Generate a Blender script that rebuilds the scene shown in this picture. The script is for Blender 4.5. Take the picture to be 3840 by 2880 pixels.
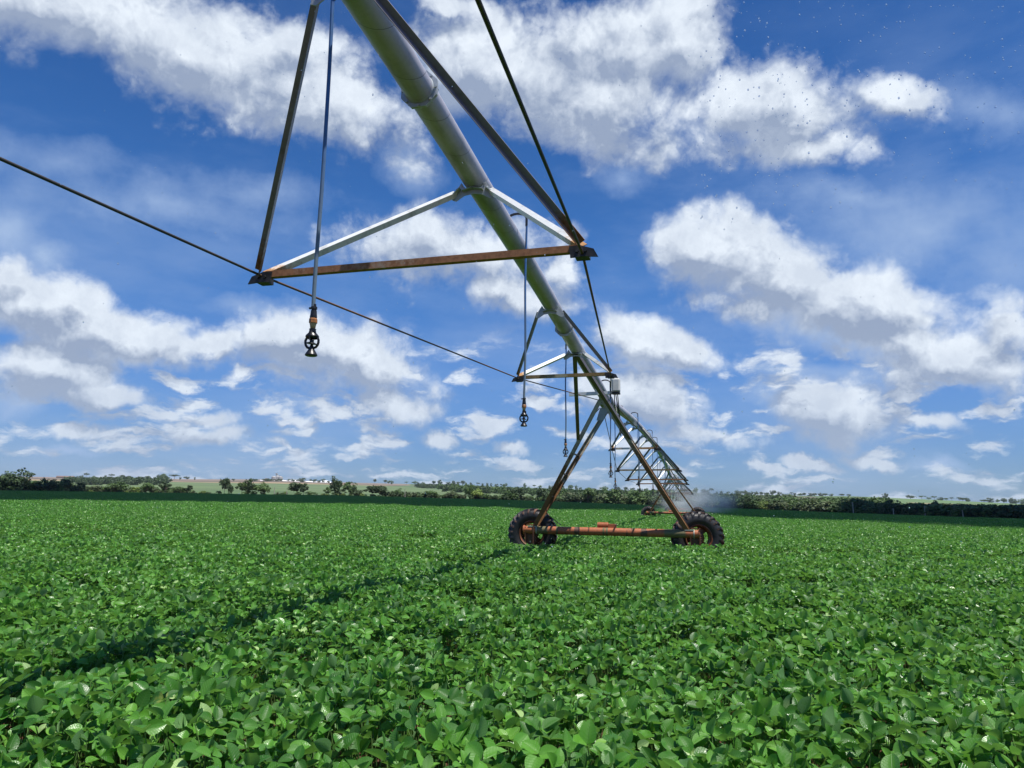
import bpy, bmesh, math, random
import numpy as np
from mathutils import Vector, Matrix
R_ = math.radians
rng = np.random.default_rng(7)
random.seed(7)
for o in list(bpy.data.objects): bpy.data.objects.remove(o)
scene = bpy.context.scene
COL = scene.collection

# ------------------------------------------------------------------ camera
F_PX = 2695.7            # focal length in pixels of the 3840 px wide photograph
PITCH, ROLL, EYE = R_(9.338), R_(0.937), 1.5
_F = np.array([0, math.cos(PITCH), math.sin(PITCH)])
_U0 = np.array([0, -math.sin(PITCH), math.cos(PITCH)]); _R0 = np.array([1., 0, 0])
_R = _R0 * math.cos(ROLL) + _U0 * math.sin(ROLL)
_U = _U0 * math.cos(ROLL) - _R0 * math.sin(ROLL)
cam_d = bpy.data.cameras.new('camera'); cam = bpy.data.objects.new('camera', cam_d); COL.objects.link(cam)
cam.matrix_world = Matrix(((_R[0], _U[0], -_F[0], 0), (_R[1], _U[1], -_F[1], 0), (_R[2], _U[2], -_F[2], EYE), (0, 0, 0, 1)))
cam_d.sensor_fit = 'HORIZONTAL'; cam_d.sensor_width = 36.0; cam_d.lens = 36.0 * F_PX / 3840.0
cam_d.clip_start = 0.05; cam_d.clip_end = 30000
scene.camera = cam

def ray(x, y):
    v = _R * (x - 1920) / F_PX - _U * (y - 1440) / F_PX + _F
    return v / np.linalg.norm(v)
def azel(x, y):
    v = ray(x, y); return math.atan2(v[0], v[1]), math.asin(v[2])

# ------------------------------------------------------------------ render, exposure
scene.render.engine = 'CYCLES'
scene.view_settings.view_transform = 'Standard'; scene.view_settings.look = 'None'
scene.view_settings.gamma = 1.0; scene.view_settings.exposure = 0.48
scene.cycles.max_bounces = 8; scene.cycles.diffuse_bounces = 3; scene.cycles.glossy_bounces = 3
scene.cycles.transmission_bounces = 4; scene.cycles.transparent_max_bounces = 8; scene.cycles.volume_bounces = 6
scene.cycles.use_denoising = True; scene.cycles.sample_clamp_indirect = 6
scene.cycles.caustics_reflective = False; scene.cycles.caustics_refractive = False

# ------------------------------------------------------------------ pivot frame and sun direction
YAW = R_(14.47); X0 = -2.3285
D2 = np.array([math.sin(YAW), math.cos(YAW), 0]); N2 = np.array([D2[1], -D2[0], 0])
sun_dir = N2 * 0.335 - D2 * 0.13 + np.array([0, 0, 1.0]); sun_dir /= np.linalg.norm(sun_dir)
SUN_EL = math.asin(sun_dir[2]); SUN_AZ = math.atan2(sun_dir[0], sun_dir[1])
sl = bpy.data.lights.new('sun', 'SUN'); sl.energy = 4.6; sl.angle = R_(0.5); sl.color = (1.0, 0.955, 0.89)
so = bpy.data.objects.new('sun', sl); COL.objects.link(so)
so.rotation_euler = Vector(sun_dir).to_track_quat('Z', 'Y').to_euler()

# ------------------------------------------------------------------ world: Nishita sky and clouds
class NT:
    def __init__(s, tree): s.t = tree
    def n(s, typ, **kw):
        nd = s.t.nodes.new(typ)
        ins = kw.pop('ins', {})
        for k, v in kw.items(): setattr(nd, k, v)
        for k, v in ins.items():
            if isinstance(v, bpy.types.NodeSocket): s.t.links.new(v, nd.inputs[k])
            else: nd.inputs[k].default_value = v
        return nd
    def math(s, op, a, b=0.0, c=None, clamp=False):
        i = {0: a, 1: b}
        if c is not None: i[2] = c
        return s.n('ShaderNodeMath', operation=op, use_clamp=clamp, ins=i).outputs[0]
    def vm(s, op, a, b=(0, 0, 0)):
        return s.n('ShaderNodeVectorMath', operation=op, ins={0: a, 1: b})
    def mix(s, f, a, b, typ='MIX'):
        nd = s.n('ShaderNodeMix', data_type='RGBA', blend_type=typ)
        for k, v in ((0, f), (6, a), (7, b)):
            if isinstance(v, bpy.types.NodeSocket): s.t.links.new(v, nd.inputs[k])
            else: nd.inputs[k].default_value = (v if k == 0 else tuple(v) + (1.0,) if len(v) == 3 else v)
        return nd.outputs[2]
    def ramp(s, fac, stops, interp='LINEAR'):
        nd = s.n('ShaderNodeValToRGB', ins={0: fac}); cr = nd.color_ramp; cr.interpolation = interp
        while len(cr.elements) < len(stops): cr.elements.new(0.5)
        for e, (p, c) in zip(cr.elements, stops):
            e.position = p; e.color = tuple(c) + (1.0,) if len(c) == 3 else c
        return nd.outputs[0]
    def mr(s, v, a, b, c=0.0, d=1.0, smooth=True):
        nd = s.n('ShaderNodeMapRange', interpolation_type='SMOOTHSTEP' if smooth else 'LINEAR', ins={0: v, 1: a, 2: b, 3: c, 4: d})
        return nd.outputs[0]
    def noise(s, vec, scale, detail=4, rough=0.5, dist=0.0, dim='3D'):
        nd = s.n('ShaderNodeTexNoise', noise_dimensions=dim, ins={'Vector': vec, 'Scale': scale, 'Detail': detail, 'Roughness': rough, 'Distortion': dist})
        return nd

world = bpy.data.worlds.new('World'); scene.world = world; world.use_nodes = True
wt = world.node_tree; wt.nodes.clear(); W = NT(wt)
world.cycles.sampling_method = 'MANUAL'; world.cycles.sample_map_resolution = 512

# clouds of the day: centre x, y, half width, half height (photo 2212 px wide used as a ruler for azimuth / elevation), tilt, weakness
CL = [(120, 20, 330, 95, 8, 0), (420, 110, 330, 120, 14, 0), (690, 215, 260, 95, 12, 0), (640, 95, 110, 60, 10, .1), (880, 345, 70, 50, 30, .35),
      (1050, 155, 180, 98, 0, 0), (1270, 215, 235, 102, 8, 0), (1470, 60, 85, 92, 0, .05), (1330, 90, 180, 90, 0, .15), (980, 20, 120, 40, 10, .25),
      (1690, 238, 150, 92, 8, 0), (1760, 320, 150, 55, 0, .15), (1930, 215, 130, 50, 20, .25), (1350, 380, 60, 45, 30, .5), (2130, 240, 120, 60, 0, .5),
      (1545, 545, 150, 75, 8, 0), (1690, 610, 300, 85, 12, 0), (1900, 645, 130, 70, 10, 0), (1620, 660, 200, 45, 5, .15), (1750, 710, 170, 35, 8, .3),
      (2050, 775, 190, 65, 3, .1), (2190, 700, 120, 90, 0, .25), (1950, 720, 130, 50, 0, .2), (2180, 790, 120, 60, 0, .1),
      (1980, 500, 330, 110, 0, .55), (1850, 430, 200, 50, 4, .6), (2150, 580, 150, 120, 0, .6),
      (1430, 742, 150, 44, 10, 0), (1350, 720, 60, 35, 0, .1), (1790, 888, 140, 52, 6, 0), (1990, 905, 130, 24, 6, .25), (1660, 850, 60, 25, 0, .3),
      (1400, 855, 140, 52, 12, .15), (1540, 937, 110, 25, 5, .1), (1700, 800, 260, 22, 4, .45), (1400, 945, 80, 20, 0, .3),
      (1000, 545, 200, 70, 5, 0), (1110, 630, 170, 60, 8, .05), (930, 500, 60, 50, 0, .2), (1230, 590, 70, 50, 10, .2),
      (80, 655, 150, 60, 6, 0), (270, 712, 180, 50, 5, 0), (450, 745, 110, 32, 0, .1), (170, 650, 100, 40, 0, .1),
      (610, 730, 120, 55, 0, 0), (790, 795, 180, 70, 12, 0), (700, 760, 130, 60, 0, 0), (560, 665, 110, 25, 0, .4),
      (110, 800, 140, 55, 0, .05), (220, 855, 130, 32, 0, .1), (40, 870, 60, 30, 0, .3), (20, 500, 70, 50, 20, .3), (125, 545, 45, 28, 10, .3),
      (30, 590, 70, 40, 0, .25), (860, 882, 105, 33, 3, 0), (330, 440, 330, 60, 4, .62), (120, 350, 170, 60, 10, .6), (560, 400, 170, 50, 0, .65),
      (430, 905, 75, 22, 8, .1), (430, 945, 95, 22, 5, .1), (940, 945, 55, 18, 8, .1), (1095, 967, 42, 14, 0, .1), (690, 885, 60, 16, 5, .3),
      (620, 970, 50, 12, 8, .25), (180, 935, 80, 18, 0, .25), (840, 955, 50, 12, 0, .35), (1880, 990, 70, 15, 5, .2), (1745, 1003, 55, 12, 5, .2),
      (2030, 1000, 60, 14, 4, .3), (150, 975, 70, 12, 0, .35)]
KK = 3840 / 2212.0
def build_cloud_group(lst, veil=False):
    g = bpy.data.node_groups.new('cloud_veil' if veil else 'cloud_field', 'ShaderNodeTree')
    g.interface.new_socket('Vector', in_out='INPUT', socket_type='NodeSocketVector')
    g.interface.new_socket('Dir', in_out='INPUT', socket_type='NodeSocketVector')
    g.interface.new_socket('Density', in_out='OUTPUT', socket_type='NodeSocketFloat')
    G = NT(g); gi = G.n('NodeGroupInput'); go = G.n('NodeGroupOutput')
    v = gi.outputs[0]; dr = gi.outputs[1]
    vsp = G.n('ShaderNodeSeparateXYZ', ins={0: v}); acc = None
    for (x, y, rx, ry, rot, weak) in lst:
        c = azel(x * KK, y * KK); t = R_(rot)
        ex = azel((x + math.cos(t) * rx) * KK, (y + math.sin(t) * rx) * KK)
        dx, dy = ex[0] - c[0], ex[1] - c[1]
        a = math.hypot(dx, dy); ang = math.atan2(dy, dx)
        eb = azel((x - math.sin(t) * ry) * KK, (y + math.cos(t) * ry) * KK); b = math.hypot(eb[0] - c[0], eb[1] - c[1])
        vk = v if acc is None else G.n('ShaderNodeCombineXYZ', ins={0: vsp.outputs[0], 1: vsp.outputs[1], 2: acc}).outputs[0]   # chained only to keep the shader small
        m = G.n('ShaderNodeMapping', vector_type='TEXTURE', ins={0: vk, 1: (c[0], c[1], 0), 2: (0, 0, ang), 3: (a * 1.27, b * 1.30, 1e6)})
        m.inputs[1].default_value[2] = 0
        l = G.vm('LENGTH', m.outputs[0]).outputs['Value']
        if weak: l = G.math('ADD', l, (weak - .3) * 0.7 if veil else weak * 0.9)
        acc = l if acc is None else G.math('SMOOTH_MIN', acc, l, 0.28)
    # background of small fair weather clouds on a plane overhead, only near the horizon
    sp = G.n('ShaderNodeSeparateXYZ', ins={0: dr})
    zz = G.math('MAXIMUM', sp.outputs[2], 0.004)
    pl = G.n('ShaderNodeCombineXYZ', ins={0: sp.outputs[0], 1: sp.outputs[1], 2: G.math('MULTIPLY', G.math('POWER', zz, 0.75), 2.3)}).outputs[0]
    far = G.noise(pl, 13.0, 6, 0.55).outputs[0]
    farm = G.math('MULTIPLY', G.mr(far, 0.42, 0.68), G.mr(zz, 0.29, 0.15))
    nz = G.noise(dr, 5.5, 9, 0.6).outputs[0]
    nf = G.noise(dr, 16.0, 8, 0.62).outputs[0]
    vo = G.n('ShaderNodeTexVoronoi', feature='F1', ins={'Vector': dr, 'Scale': 13.0, 'Detail': 3.0, 'Roughness': .55, 'Lacunarity': 2.3}, normalize=True).outputs['Distance']
    puff = G.math('MULTIPLY', G.math('SUBTRACT', 0.37, vo), 1.6)
    body = G.math('SUBTRACT', 0.98, acc)
    bumps = G.math('ADD', G.math('MULTIPLY', G.math('SUBTRACT', nz, 0.5), 2.1), G.math('ADD', puff, G.math('MULTIPLY', G.math('SUBTRACT', nf, 0.5), 0.7)))
    if veil: bumps = G.math('ADD', G.math('MULTIPLY', G.math('SUBTRACT', nz, 0.5), 1.9), G.math('MULTIPLY', G.math('SUBTRACT', nf, 0.5), 0.9))
    d = G.math('ADD', body, bumps)
    if veil: g.links.new(d, go.inputs[0]); return g
    d2 = G.math('ADD', G.math('MULTIPLY', farm, 0.80), G.math('ADD', -0.14, G.math('MULTIPLY', G.math('SUBTRACT', nf, 0.5), 0.5)))
    d = G.math('MAXIMUM', d, d2)
    g.links.new(d, go.inputs[0])
    return g
cg = build_cloud_group([c for c in CL if c[5] < .3]); cv = build_cloud_group([c for c in CL if c[5] >= .3], True)
tc = W.n('ShaderNodeTexCoord'); dirv = W.vm('NORMALIZE', tc.outputs['Generated']).outputs[0]
def az_el(vec):
    sp = W.n('ShaderNodeSeparateXYZ', ins={0: vec})
    az = W.math('ARCTAN2', sp.outputs[0], sp.outputs[1]); el = W.math('ARCSINE', sp.outputs[2])
    return az, el
az, el = az_el(dirv)
# domain warp keeps the outlines ragged
wn = W.noise(dirv, 9.0, 6, 0.6)
wv = W.vm('SCALE', W.vm('SUBTRACT', wn.outputs['Color'], (0.5, 0.5, 0.5)).outputs[0]); wv.inputs['Scale'].default_value = 0.075
base = W.n('ShaderNodeCombineXYZ', ins={0: az, 1: el, 2: 0.0}).outputs[0]
p1 = W.vm('ADD', base, wv.outputs[0]).outputs[0]
dirw = W.vm('ADD', dirv, W.vm('MULTIPLY', wv.outputs[0], (.6, .6, .6)).outputs[0]).outputs[0]
sp1 = W.n('ShaderNodeSeparateXYZ', ins={0: p1}); p1 = W.n('ShaderNodeCombineXYZ', ins={0: sp1.outputs[0], 1: sp1.outputs[1], 2: 0.0}).outputs[0]
g1 = W.n('ShaderNodeGroup', node_tree=cg, ins={0: p1, 1: dirw}).outputs[0]
g2 = W.n('ShaderNodeGroup', node_tree=cg, ins={0: W.vm('ADD', p1, (0.006, 0.027, 0)).outputs[0], 1: W.vm('ADD', dirw, (0.006, 0, 0.027)).outputs[0]}).outputs[0]
sky = W.n('ShaderNodeTexSky', sky_type='NISHITA', sun_disc=False, sun_elevation=SUN_EL, sun_rotation=SUN_AZ, altitude=400, air_density=1.0, dust_density=0.6, ozone_density=2.5)
gv = W.n('ShaderNodeGroup', node_tree=cv, ins={0: p1, 1: dirv}).outputs[0]
alpha = W.mr(g1, -0.05, 0.62)
dens = W.mr(g1, 0.10, 1.15, smooth=False)
lit = W.mr(W.math('SUBTRACT', g1, g2), -0.24, 0.40, smooth=False)           # 1 where the cloud thins out towards the sun
hi = W.math('ADD', W.math('MULTIPLY', lit, 0.95), W.math('MULTIPLY', W.math('SUBTRACT', 1.0, dens), 0.30), clamp=True)
fine = W.noise(dirw, 19.0, 9, 0.66).outputs[0]
hi = W.math('SUBTRACT', hi, W.mr(fine, 0.62, 0.36, 0.0, 0.34, smooth=False), clamp=True)
tint = W.ramp(W.math('DIVIDE', el, 0.70, clamp=True), [(0.0, (0.25, 0.375, 0.65)), (0.10, (0.25, 0.42, 0.74)), (0.25, (0.28, 0.52, 0.87)), (0.45, (0.275, 0.575, 0.93)), (0.95, (0.165, 0.43, 0.77))])
skyc = W.mix(1.0, sky.outputs[0], tint, 'MULTIPLY')
cloudc = W.mix(hi, (2.35, 2.9, 4.0), (6.3, 6.85, 7.5))
lowf = W.math('MULTIPLY', W.mr(el, 0.22, 0.0), 0.55)
cloudc = W.mix(lowf, cloudc, (2.9, 3.6, 4.9))
vn = W.noise(W.vm('MULTIPLY', dirv, (1, 1, 3)).outputs[0], 2.6, 7, 0.6).outputs[0]
veil = W.math('ADD', W.math('MULTIPLY', W.mr(vn, 0.40, 0.70), W.mr(el, 0.62, 0.42, 0.08, 0.32)), W.math('MULTIPLY', W.mr(gv, -0.15, 1.1, smooth=False), 0.80), clamp=True)
veil = W.math('ADD', veil, W.math('MULTIPLY', W.mr(el, 0.35, 0.02), 0.15), clamp=True)
skyc = W.mix(veil, skyc, (2.6, 3.6, 5.5))
col = W.mix(W.math('MULTIPLY', alpha, 0.97), skyc, cloudc)
# below the horizon only ground colour
col = W.mix(W.mr(el, -0.01, -0.03), col, (1.0, 1.1, 1.0))
bg = W.n('ShaderNodeBackground', ins={'Color': col, 'Strength': 0.10})
wo = W.n('ShaderNodeOutputWorld', ins={0: bg.outputs[0]})

# ================================================================== helpers
def tag(o, label=None, cat=None, group=None, kind=None):
    if label: o['label'] = label
    if cat: o['category'] = cat
    if group: o['group'] = group
    if kind: o['kind'] = kind
    return o
def empty(name, loc=(0, 0, 0), rz=0.0):
    o = bpy.data.objects.new(name, None); COL.objects.link(o); o.location = loc; o.rotation_euler = (0, 0, rz); o.empty_display_size = .2
    return o
def copy_tree(o, parent=None):
    c = o.copy(); COL.objects.link(c); c.parent = parent
    for ch in list(o.children): copy_tree(ch, c)
    return c
def nrm(v): v = np.asarray(v, float); return v / (np.linalg.norm(v) + 1e-12)

class MB:
    """collects shapes, builds one mesh; every vertex carries a wear value"""
    def __init__(s): s.v = []; s.f = []; s.w = []; s.m = []; s.cur = 0
    def add(s, vs, fs, w=0.0):
        o = len(s.v); s.v += [tuple(map(float, p)) for p in vs]; s.f += [tuple(i + o for i in f) for f in fs]
        s.w += (list(w) if hasattr(w, '__len__') else [w] * len(vs)); s.m += [s.cur] * len(fs)
    def box(s, c, ax, ay, az_, w=0.0):
        c, ax, ay, az_ = map(lambda q: np.asarray(q, float), (c, ax, ay, az_))
        vs = [c + i * ax + j * ay + k * az_ for i in (-1, 1) for j in (-1, 1) for k in (-1, 1)]
        s.add(vs, [(0, 1, 3, 2), (4, 6, 7, 5), (0, 4, 5, 1), (2, 3, 7, 6), (0, 2, 6, 4), (1, 5, 7, 3)], w)
    def tube(s, pts, r, seg=10, w=0.0, caps=True):
        pts = [np.asarray(p, float) for p in pts]; n = len(pts)
        rs = r if hasattr(r, '__len__') else [r] * n; ws = w if hasattr(w, '__len__') else [w] * n
        vs = []; vw = []; up = None
        for i, p in enumerate(pts):
            t = nrm(pts[min(i + 1, n - 1)] - pts[max(i - 1, 0)])
            if up is None: up = np.array([0, 0, 1.]) if abs(t[2]) < .9 else np.array([1., 0, 0])
            a = nrm(np.cross(t, up)); b = np.cross(a, t); up = b if abs(np.dot(b, t)) < .5 else up
            for k in range(seg):
                q = 2 * math.pi * k / seg; vs.append(p + rs[i] * (math.cos(q) * a + math.sin(q) * b)); vw.append(ws[i])
        fs = [(i * seg + k, i * seg + (k + 1) % seg, (i + 1) * seg + (k + 1) % seg, (i + 1) * seg + k) for i in range(n - 1) for k in range(seg)]
        if caps: fs += [tuple(range(seg))[::-1], tuple((n - 1) * seg + k for k in range(seg))]
        s.add(vs, fs, vw)
    def lathe(s, prof, o, ax, seg=32, w=0.0, sx=1.0, start=0, end=2 * math.pi):
        """prof: (distance along axis, radius)"""
        o = np.asarray(o, float); ax = nrm(ax); u = nrm(np.cross(ax, (0, 0, 1.) if abs(ax[2]) < .9 else (1., 0, 0))); v = np.cross(ax, u)
        vs = []
        for (t, r) in prof:
            for k in range(seg):
                q = 2 * math.pi * k / seg; vs.append(o + ax * t + r * (math.cos(q) * u + math.sin(q) * v))
        fs = [(i * seg + k, i * seg + (k + 1) % seg, (i + 1) * seg + (k + 1) % seg, (i + 1) * seg + k) for i in range(len(prof) - 1) for k in range(seg)]
        s.add(vs, fs, w)
    def angle(s, p0, p1, da, db, wd, t=0.006, w0=0.0, w1=0.0, seg=6, wm=None):
        """steel angle: corner line p0-p1, flanges along da and db"""
        p0 = np.asarray(p0, float); p1 = np.asarray(p1, float); d = nrm(p1 - p0)
        a = nrm(np.asarray(da, float) - np.dot(da, d) * d); b = np.asarray(db, float); b = nrm(b - np.dot(b, d) * d - np.dot(b, a) * a)
        sec = [(0, 0), (wd, 0), (wd, t), (t, t), (t, wd), (0, wd)]
        vs = []; ws = []
        for i in range(seg + 1):
            q = i / seg
            for (x, y) in sec: vs.append(p0 + (p1 - p0) * q + a * x + b * y); ws.append(w0 + (w1 - w0) * q if wm is None else np.interp(q, wm[0], wm[1]))
        m = len(sec)
        fs = [(i * m + k, i * m + (k + 1) % m, (i + 1) * m + (k + 1) % m, (i + 1) * m + k) for i in range(seg) for k in range(m)]
        fs += [tuple(range(m))[::-1], tuple(seg * m + k for k in range(m))]
        s.add(vs, fs, ws)
    def bolt(s, c, ax, r=0.014, h=0.014, w=0.2):
        ax = nrm(ax); s.tube([np.asarray(c) - ax * .004, np.asarray(c) + ax * h], r, 6, w)
    def build(s, name, mats, parent=None, smooth=None, fix=True, bev=0.0):
        me = bpy.data.meshes.new(name); me.from_pydata(s.v, [], s.f); me.update()
        if fix:
            bm = bmesh.new(); bm.from_mesh(me); bmesh.ops.recalc_face_normals(bm, faces=bm.faces)
            bm.to_mesh(me); bm.free()
        at = me.attributes.new('wear', 'FLOAT', 'POINT'); at.data.foreach_set('value', np.array(s.w, dtype=np.float32))
        for m in (mats if isinstance(mats, (list, tuple)) else [mats]): me.materials.append(m)
        me.polygons.foreach_set('material_index', s.m)
        if smooth:
            me.shade_smooth()
            try: me.set_sharp_from_angle(angle=R_(smooth))
            except Exception: pass
        o = bpy.data.objects.new(name, me); COL.objects.link(o)
        if parent: o.parent = parent
        if bev:
            b = o.modifiers.new('bevel', 'BEVEL'); b.width = bev; b.segments = 2; b.limit_method = 'ANGLE'
        return o

# ================================================================== materials
def newmat(name):
    m = bpy.data.materials.new(name); m.use_nodes = True; t = m.node_tree; t.nodes.clear(); N = NT(t)
    out = N.n('ShaderNodeOutputMaterial'); bs = N.n('ShaderNodeBsdfPrincipled'); t.links.new(bs.outputs[0], out.inputs[0])
    return m, N, bs, out
def setc(N, bs, **kw):
    for k, v in kw.items():
        k = k.replace('_', ' ')
        if isinstance(v, bpy.types.NodeSocket): N.t.links.new(v, bs.inputs[k])
        else: bs.inputs[k].default_value = (tuple(v) + (1.,) if hasattr(v, '__len__') and len(v) == 3 else v)
def bump(N, bs, h, strength=0.3, dist=0.01):
    b = N.n('ShaderNodeBump', ins={'Height': h, 'Strength': strength, 'Distance': dist}); N.t.links.new(b.outputs[0], bs.inputs['Normal'])
def plain(name, c, rough=0.5, metal=0.0, var=0.25, scale=12.0, spec=0.5):
    m, N, bs, o = newmat(name); tc = N.n('ShaderNodeTexCoord').outputs['Object']
    nz = N.noise(tc, scale, 5, .6).outputs[0]
    c2 = tuple(x * (1 - var) for x in c); c3 = tuple(min(1, x * (1 + var)) for x in c)
    setc(N, bs, Base_Color=N.ramp(nz, [(.3, c2), (.7, c3)]), Roughness=N.mr(nz, .2, .8, rough - .1, rough + .15), Metallic=metal)
    bs.inputs['Specular IOR Level'].default_value = spec
    return m
def steel_mat(name, base, rust, rough=0.42, metal=0.75, shift=0.0, stain=(0.09, 0.085, 0.06)):
    """galvanised steel that turns to rust and grime with the wear value"""
    m, N, bs, o = newmat(name); tc = N.n('ShaderNodeTexCoord').outputs['Object']
    wear = N.n('ShaderNodeAttribute', attribute_name='wear').outputs['Fac']
    n1 = N.noise(tc, 3.5, 6, .65).outputs[0]; n2 = N.noise(tc, 26, 6, .6).outputs[0]
    sp = N.n('ShaderNodeTexVoronoi', ins={'Vector': tc, 'Scale': 45.0}).outputs['Color']
    spv = N.n('ShaderNodeSeparateColor', ins={0: sp}).outputs[0]
    g = N.mix(N.math('MULTIPLY', spv, .35), base, tuple(x * .72 for x in base))
    g = N.mix(N.mr(n1, .5, .75, 0, .55), g, stain)
    fac = N.math('ADD', N.math('ADD', wear, shift), N.math('ADD', N.math('MULTIPLY', N.math('SUBTRACT', n1, .5), .8), N.math('MULTIPLY', N.math('SUBTRACT', n2, .5), .5)))
    f = N.mr(fac, .28, .62)
    r = N.mix(N.mr(n2, .35, .8), rust, tuple(x * .5 for x in rust))
    setc(N, bs, Base_Color=N.mix(f, g, r), Roughness=N.mr(f, 0, 1, rough, .85), Metallic=N.math('MULTIPLY', N.math('SUBTRACT', 1.0, f), metal))
    bump(N, bs, n2, .25, .004)
    return m
M = {}
M['galv'] = steel_mat('galvanised_steel', (0.25, 0.24, 0.29), (0.26, 0.12, 0.05), .5, .3)  # base darkened to stand for the shaded underside of the near struts
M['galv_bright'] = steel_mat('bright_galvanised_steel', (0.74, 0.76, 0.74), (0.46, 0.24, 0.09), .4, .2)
M['rusty'] = steel_mat('rusty_steel', (0.36, 0.33, 0.26), (0.37, 0.165, 0.075), .55, .1, .25)
M['yellowed'] = steel_mat('yellowed_steel', (0.40, 0.37, 0.24), (0.26, 0.17, 0.07), .55, .3, .15)
M['dark'] = plain('dark_oily_steel', (0.030, 0.030, 0.032), .5, .3, .5, 20)
M['legsteel'] = steel_mat('weathered_leg_steel', (0.40, 0.40, 0.33), (0.21, 0.095, 0.030), .6, .2, .12, (0.12, 0.10, 0.04))
M['plate'] = plain('grey_plate', (0.42, 0.46, 0.48), .5, .3, .15, 5)
M['black'] = plain('black_plastic', (0.012, 0.012, 0.013), .32, 0, .4, 30)
M['rubber'] = plain('black_rubber', (0.022, 0.023, 0.026), .42, 0, .5, 14)
M['hose_black'] = plain('black_hose', (0.015, 0.017, 0.022), .35, 0, .3, 9)
M['white_box'] = plain('off_white_plastic', (0.62, 0.62, 0.58), .4, 0, .1, 6)
M['brown_plastic'] = plain('orange_brown_plastic', (0.34, 0.13, 0.035), .45, 0, .4, 60)
M['tan_plastic'] = plain('tan_plastic', (0.46, 0.33, 0.16), .45, 0, .3, 60)
M['wood'] = plain('grey_pole_wood', (0.36, 0.33, 0.28), .8, 0, .25, 2)

M['brace'] = steel_mat('dark_grey_brace_steel', (0.115, 0.105, 0.12), (0.16, 0.08, 0.04), .6, .0, -.1)
def pipe_mat():
    m, N, bs, o = newmat('pipe_steel'); tcn = N.n('ShaderNodeTexCoord'); tc = tcn.outputs['Object']; uv = tcn.outputs['UV']
    s = N.n('ShaderNodeSeparateXYZ', ins={0: uv})
    hx = N.math('FRACT', N.math('ADD', s.outputs[0], s.outputs[1]))
    seam = N.math('SUBTRACT', 1.0, N.mr(N.math('ABSOLUTE', N.math('SUBTRACT', hx, .5)), 0.0, 0.012))
    n1 = N.noise(N.vm('MULTIPLY', tc, (1, .25, 1)).outputs[0], 3.0, 6, .6).outputs[0]; n2 = N.noise(tc, 30, 6, .65).outputs[0]
    sp = N.n('ShaderNodeSeparateColor', ins={0: N.n('ShaderNodeTexVoronoi', ins={'Vector': tc, 'Scale': 38.0}).outputs['Color']}).outputs[0]
    c = N.mix(N.math('MULTIPLY', sp, .3), (0.425, 0.425, 0.485), (0.295, 0.298, 0.35))
    c = N.mix(N.mr(n1, .45, .7, 0, .75), c, (0.19, 0.20, 0.215))
    # mud flecks thrown up on the underside
    fl = N.mr(N.noise(tc, 55, 3, .7).outputs[0], .66, .72); c = N.mix(N.math('MULTIPLY', fl, .8), c, (0.48, 0.42, 0.30))
    c = N.mix(N.math('MULTIPLY', seam, .75), c, (0.05, 0.06, 0.06))
    setc(N, bs, Base_Color=c, Metallic=.05, Roughness=N.mr(n1, .3, .7, .36, .58))
    bump(N, bs, N.math('ADD', N.math('MULTIPLY', seam, 1.0), N.math('MULTIPLY', n2, .25)), .5, .006)
    return m
M['pipe'] = pipe_mat()

def beam_mat():
    m, N, bs, o = newmat('orange_beam_paint'); tc = N.n('ShaderNodeTexCoord').outputs['Object']
    wear = N.n('ShaderNodeAttribute', attribute_name='wear').outputs['Fac']
    n1 = N.noise(N.vm('MULTIPLY', tc, (2.2, .5, .5)).outputs[0], 1.6, 6, .6).outputs[0]; n2 = N.noise(tc, 20, 6, .65).outputs[0]
    c = N.mix(N.mr(n2, .3, .7), (0.42, 0.125, 0.042), (0.29, 0.088, 0.034))
    c = N.mix(N.mr(N.math('ADD', n1, N.math('MULTIPLY', n2, .15)), .64, .69, 0, .85), c, (0.06, 0.04, 0.028))
    c = N.mix(N.mr(N.math('ADD', wear, N.math('MULTIPLY', n2, .3)), .5, .75), c, (0.13, 0.11, 0.045))
    setc(N, bs, Base_Color=c, Roughness=.55, Metallic=0.0); bump(N, bs, n2, .3, .004)
    return m
M['beam'] = beam_mat()
def rim_mat():
    m, N, bs, o = newmat('rusty_rim'); tc = N.n('ShaderNodeTexCoord').outputs['Object']
    n2 = N.noise(tc, 9, 6, .65).outputs[0]
    setc(N, bs, Base_Color=N.ramp(n2, [(.3, (0.055, 0.028, 0.018)), (.55, (0.17, 0.06, 0.025)), (.75, (0.34, 0.10, 0.035))]), Roughness=.6)
    bump(N, bs, n2, .3, .004); return m
M['rim'] = rim_mat()
def tyre_mat():
    m, N, bs, o = newmat('muddy_tyre_rubber'); tc = N.n('ShaderNodeTexCoord').outputs['Object']
    wear = N.n('ShaderNodeAttribute', attribute_name='wear').outputs['Fac']
    n1 = N.noise(tc, 7, 6, .65).outputs[0]; n2 = N.noise(tc, 30, 5, .6).outputs[0]
    c = N.mix(n2, (0.009, 0.009, 0.010), (0.022, 0.021, 0.021))
    c = N.mix(N.mr(N.math('ADD', N.math('MULTIPLY', wear, .30), n1), .80, .93), c, (0.19, 0.085, 0.045))
    setc(N, bs, Base_Color=c, Roughness=N.mr(n1, .3, .7, .35, .75)); bump(N, bs, n2, .3, .004); return m
M['tyre'] = tyre_mat()
def hose_mat():
    m, N, bs, o = newmat('blue_grey_hose'); tc = N.n('ShaderNodeTexCoord').outputs['Object']
    wear = N.n('ShaderNodeAttribute', attribute_name='wear').outputs['Fac']
    n = N.noise(tc, 15, 4, .6).outputs[0]
    c = N.mix(wear, (0.045, 0.14, 0.36), (0.13, 0.18, 0.22)); c = N.mix(N.mr(n, .4, .8, 0, .4), c, (0.06, 0.09, 0.13))
    setc(N, bs, Base_Color=c, Roughness=.38); return m
M['hose'] = hose_mat()

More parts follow.
